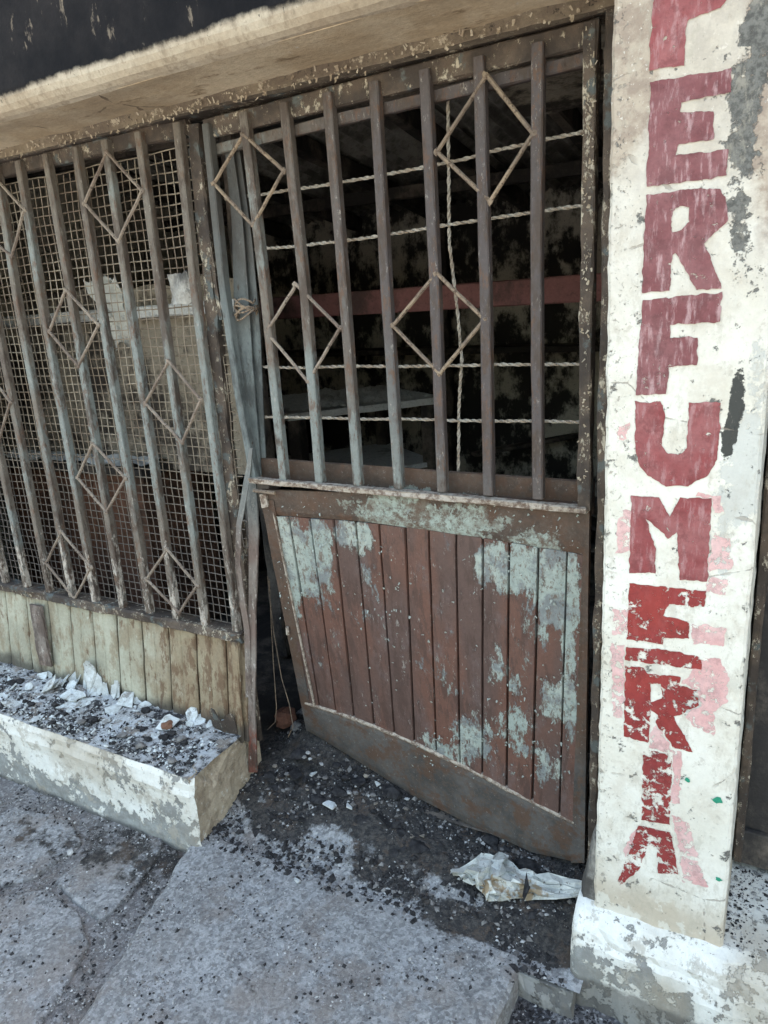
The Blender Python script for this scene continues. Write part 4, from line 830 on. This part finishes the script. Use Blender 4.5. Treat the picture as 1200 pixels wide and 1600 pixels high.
for i in range(46):
    x = random.uniform(-2.75, -1.62); y = random.uniform(-.26, -.06) if random.random() < .75 else random.uniform(-.30, -.2); r_ = random.uniform(.006, .020)
    o = rock((x, y, .157+r_*.35), r_, (1.2, 1, .6), i).build('charcoal_lump', 'char' if random.random() < .75 else 'mid'); tag(o, 'charred lump lying in the ash on the window ledge', 'charcoal', 'charred lumps on the window ledge')
for i, (u, v, r_, m_, lb) in enumerate([(552, 1243, .055, 'tan', 'flat tan stone lying on the ramp in front of the door'), (447, 1122, .042, 'brick', 'red-brown brick fragment in the gap beside the door'), (462, 1136, .02, 'mid', 'small grey stone beside the brick fragment in the gap'),
                               (70, 1040, .028, 'brick', 'brown brick chip on the ledge below the latch plate'), (262, 1135, .02, 'cab', 'dark brown chip at the middle right of the ledge'), (110, 1334, .010, 'pale', 'single pale pebble on the paving at the left')]):
    z = floor_z(*atz(u, v, 0)[:2]) if i < 3 else (.165 if i < 5 else PZ+.012)
    if i == 0: z = -.05
    if i in (1, 2): z = .05
    p = atz(u, v, z); o = rock((p[0], p[1], z+.004), r_, (1.3, .8, .32) if i == 0 else (1, 1, .8), 40+i, 2).build('stone', m_); tag(o, lb, 'stone')
# rubble in the doorway
for i in range(330):
    u, v = random.uniform(402, 900), random.uniform(1140, 1430)
    if v > 1300+.38*(u-400) or (u > 480 and v < 1160+.52*(u-480)): continue
    p = atz(u, v, -.02); z = floor_z(p[0], p[1]); p = atz(u, v, z); r_ = random.choice([.006, .007, .009, .012, .016, .022, .028])
    m_ = random.choice(['char', 'char', 'char', 'char', 'char', 'mid', 'pale', 'mid', 'tan'])
    if m_ != 'char': r_ = min(r_, .009)
    if i % 3 == 0: o = shard((p[0], p[1], z+.006+r_*.25), r_*2.6, r_*1.9, random.uniform(-.5, .5), random.uniform(0, 6), th=.004).build('rubble_piece', m_)
    else: o = rock((p[0], p[1], z+r_*.25), r_, (1.25, 1, .6), i+90).build('rubble_piece', m_)
    tag(o, {'char': 'black charred bit in the doorway rubble', 'mid': 'dull grey stone chip in the doorway rubble', 'pale': 'pale stone chip in the doorway rubble', 'tan': 'tan stone chip in the doorway rubble'}[m_], 'rubble', 'doorway rubble')
for (u, v, w_, h_, lb) in [(515, 1262, .05, .045, 'pale triangular plaster chip on the ramp left of the flat stone'), (590, 1228, .022, .02, 'small white chip right of the flat stone'), (490, 1212, .035, .02, 'narrow pale chip at the back of the ramp'), (465, 1378, .03, .018, 'small pale sliver on the ramp below the ledge corner'), (545, 1262, .04, .018, 'thin white sliver under the flat stone')]:
    p = atz(u, v, -.05); z = (ramp_z if p[1] < -.27 else floor_z)(p[0], p[1]); p = atz(u, v, z); o = shard((p[0], p[1], z+.008), w_, h_, .15, random.random()*3).build('plaster_chip', 'flake'); tag(o, lb, 'plaster chip')
# crumpled sheet by the door's right corner
P0 = [(708, 1362), (752, 1338), (780, 1332), (800, 1352), (845, 1366), (930, 1385)]; P1 = [(722, 1372), (748, 1385), (765, 1410), (800, 1408), (828, 1404), (905, 1402)]
def crump(s, t):
    k_ = s*5; i = min(int(k_), 4); a = lerp(np.array(P0[i], float), np.array(P0[i+1], float), k_-i); c = lerp(np.array(P1[i], float), np.array(P1[i+1], float), k_-i); q_ = lerp(a, c, t)
    h = CR[int(round(t*9)), int(round(s*18))]; base = atz(q_[0]+14*(h[1]-.5), q_[1]+9*(h[2]-.5), -.045); z = floor_z(base[0], base[1])+.006+.042*h[0]*(1-.65*s)+.035*math.sin(t*3.1)*(1-s)*sm(s*4)
    return atz(q_[0]+14*(h[1]-.5), q_[1]+9*(h[2]-.5), z)
CR = rng.random((10, 19, 3))
b = MB(); b.grid(crump, 18, 9, thick=(0, .001, .003)); o = b.build('crumpled_sheet', 'sheet'); tag(o, 'crumpled dirty whitish sheet lying at the foot of the door', 'crumpled sheet')
o = shard(tuple(atz(822, 1392, -.02)), .02, .09, .5, .2, n=6).build('charred_stick', 'char'); tag(o, 'dark charred sliver on the crumpled sheet', 'charcoal')
# wet brown mud patch on the ramp
# grit (nobody could count it)
def grit(name, label, mat, N, sampler, r0, r1):
    base = np.array([(1, 0, 0), (-1, 0, 0), (0, 1, 0), (0, -1, 0), (0, 0, 1), (0, 0, -1)], float); F = np.array([(0, 2, 4), (2, 1, 4), (1, 3, 4), (3, 0, 4), (2, 0, 5), (1, 2, 5), (3, 1, 5), (0, 3, 5)])
    V = []; FF = []; k_ = 0
    for i in range(N):
        q_ = sampler()
        if q_ is None: continue
        x, y, z = q_; r_ = r0*(r1/r0)**(rng.random()**2.6); a = rng.random()*6.28; c, s = math.cos(a), math.sin(a)
        B_ = base*(r_*(.6+.8*rng.random((6, 1)))); B_ = np.stack([B_[:, 0]*c-B_[:, 1]*s*.8, B_[:, 0]*s+B_[:, 1]*c*.8, B_[:, 2]*.65+B_[:, 0]*.3*rng.standard_normal()], 1)
        V.append(B_+np.array([x, y, z+r_*.25])); FF.append(F+k_); k_ += 6
    V = np.concatenate(V); FF = np.concatenate(FF); me = bpy.data.meshes.new(name); me.from_pydata(V.tolist(), [], FF.tolist()); me.materials.append(MT[mat])
    o = bpy.data.objects.new(name, me); COL.objects.link(o); o['kind'] = 'stuff'; tag(o, label, 'grit'); return o
def s_ramp():
    y = rng.uniform(-1.25, -.27); x = rng.uniform(RL(y), RR(y))
    return (x, y, ramp_z(x, y)) if fbm(x*5, y*5, 11)*1.3+rng.random()*.7+.5*max(0, y+.75) > .48 else None
def s_door():
    x = rng.uniform(-1.6, -.36); y = -.30+.5*rng.random()**1.3; return (x, y, floor_z(x, y)) if fbm(x*6, y*6, 21)*1.2+rng.random()*.8 > .3 else None
def s_pave():
    x = rng.uniform(-2.7, -1.4); y = rng.uniform(-1.1, -.33)
    if x > RL(y): return None
    return (x, y, PZ+.005) if fbm(x*5, y*5, 3)+rng.random()*.9 > .35 else None
def s_led():
    x = rng.uniform(-2.9, -1.6); y = rng.uniform(-.31, -.04); return (x, y, .155)
def s_gr(): return (rng.uniform(-.48, -.1), rng.uniform(-.6, -.27), -.187)
def s_rl(): return (rng.uniform(-.03, .2), rng.uniform(-.2, .08), .083)
grit('pale_grit', 'pale stone grit strewn over the concrete ramp', 'pale', 5000, s_ramp, .0011, .0055); grit('dark_grit', 'black charcoal grit strewn over the concrete ramp', 'char', 3600, s_ramp, .0010, .0075)
grit('grey_grit', 'grey grit strewn over the concrete ramp', 'mid', 5000, s_ramp, .0011, .006)
grit('doorway_soot_grit', 'black charred grit covering the doorway floor', 'char', 8000, s_door, .002, .016); grit('doorway_pale_grit', 'pale grit scattered over the doorway floor', 'pale', 2600, s_door, .0012, .008); grit('doorway_grey_grit', 'grey brown grit over the doorway floor', 'mid', 3600, s_door, .002, .012)
grit('paving_grey_grit', 'grey grit lying on the paving beside the ramp', 'mid', 9000, s_pave, .0012, .007); grit('paving_dark_grit', 'black grit lying on the paving below the ledge', 'char', 6000, s_pave, .0012, .008); grit('paving_pale_grit', 'pale grit lying on the paving beside the ramp', 'pale', 5000, s_pave, .0012, .006)
grit('ledge_char_grit', 'black charred crumbs on the window ledge', 'char', 2600, s_led, .0015, .009); grit('ledge_ash_grit', 'pale ash crumbs on the window ledge', 'flake', 2200, s_led, .0015, .010)
grit('gravel_stones', 'dark sooty gravel between ramp and pillar base', 'char', 1800, s_gr, .003, .008); grit('gravel_pale_stones', 'pale specks in the dark gravel beside the pillar base', 'pale', 260, s_gr, .002, .005)
grit('right_ledge_char', 'charred crumbs on the ledge right of the pillar', 'char', 900, s_rl, .0015, .007); grit('right_ledge_ash', 'pale ash crumbs on the ledge right of the pillar', 'pale', 700, s_rl, .0015, .006)
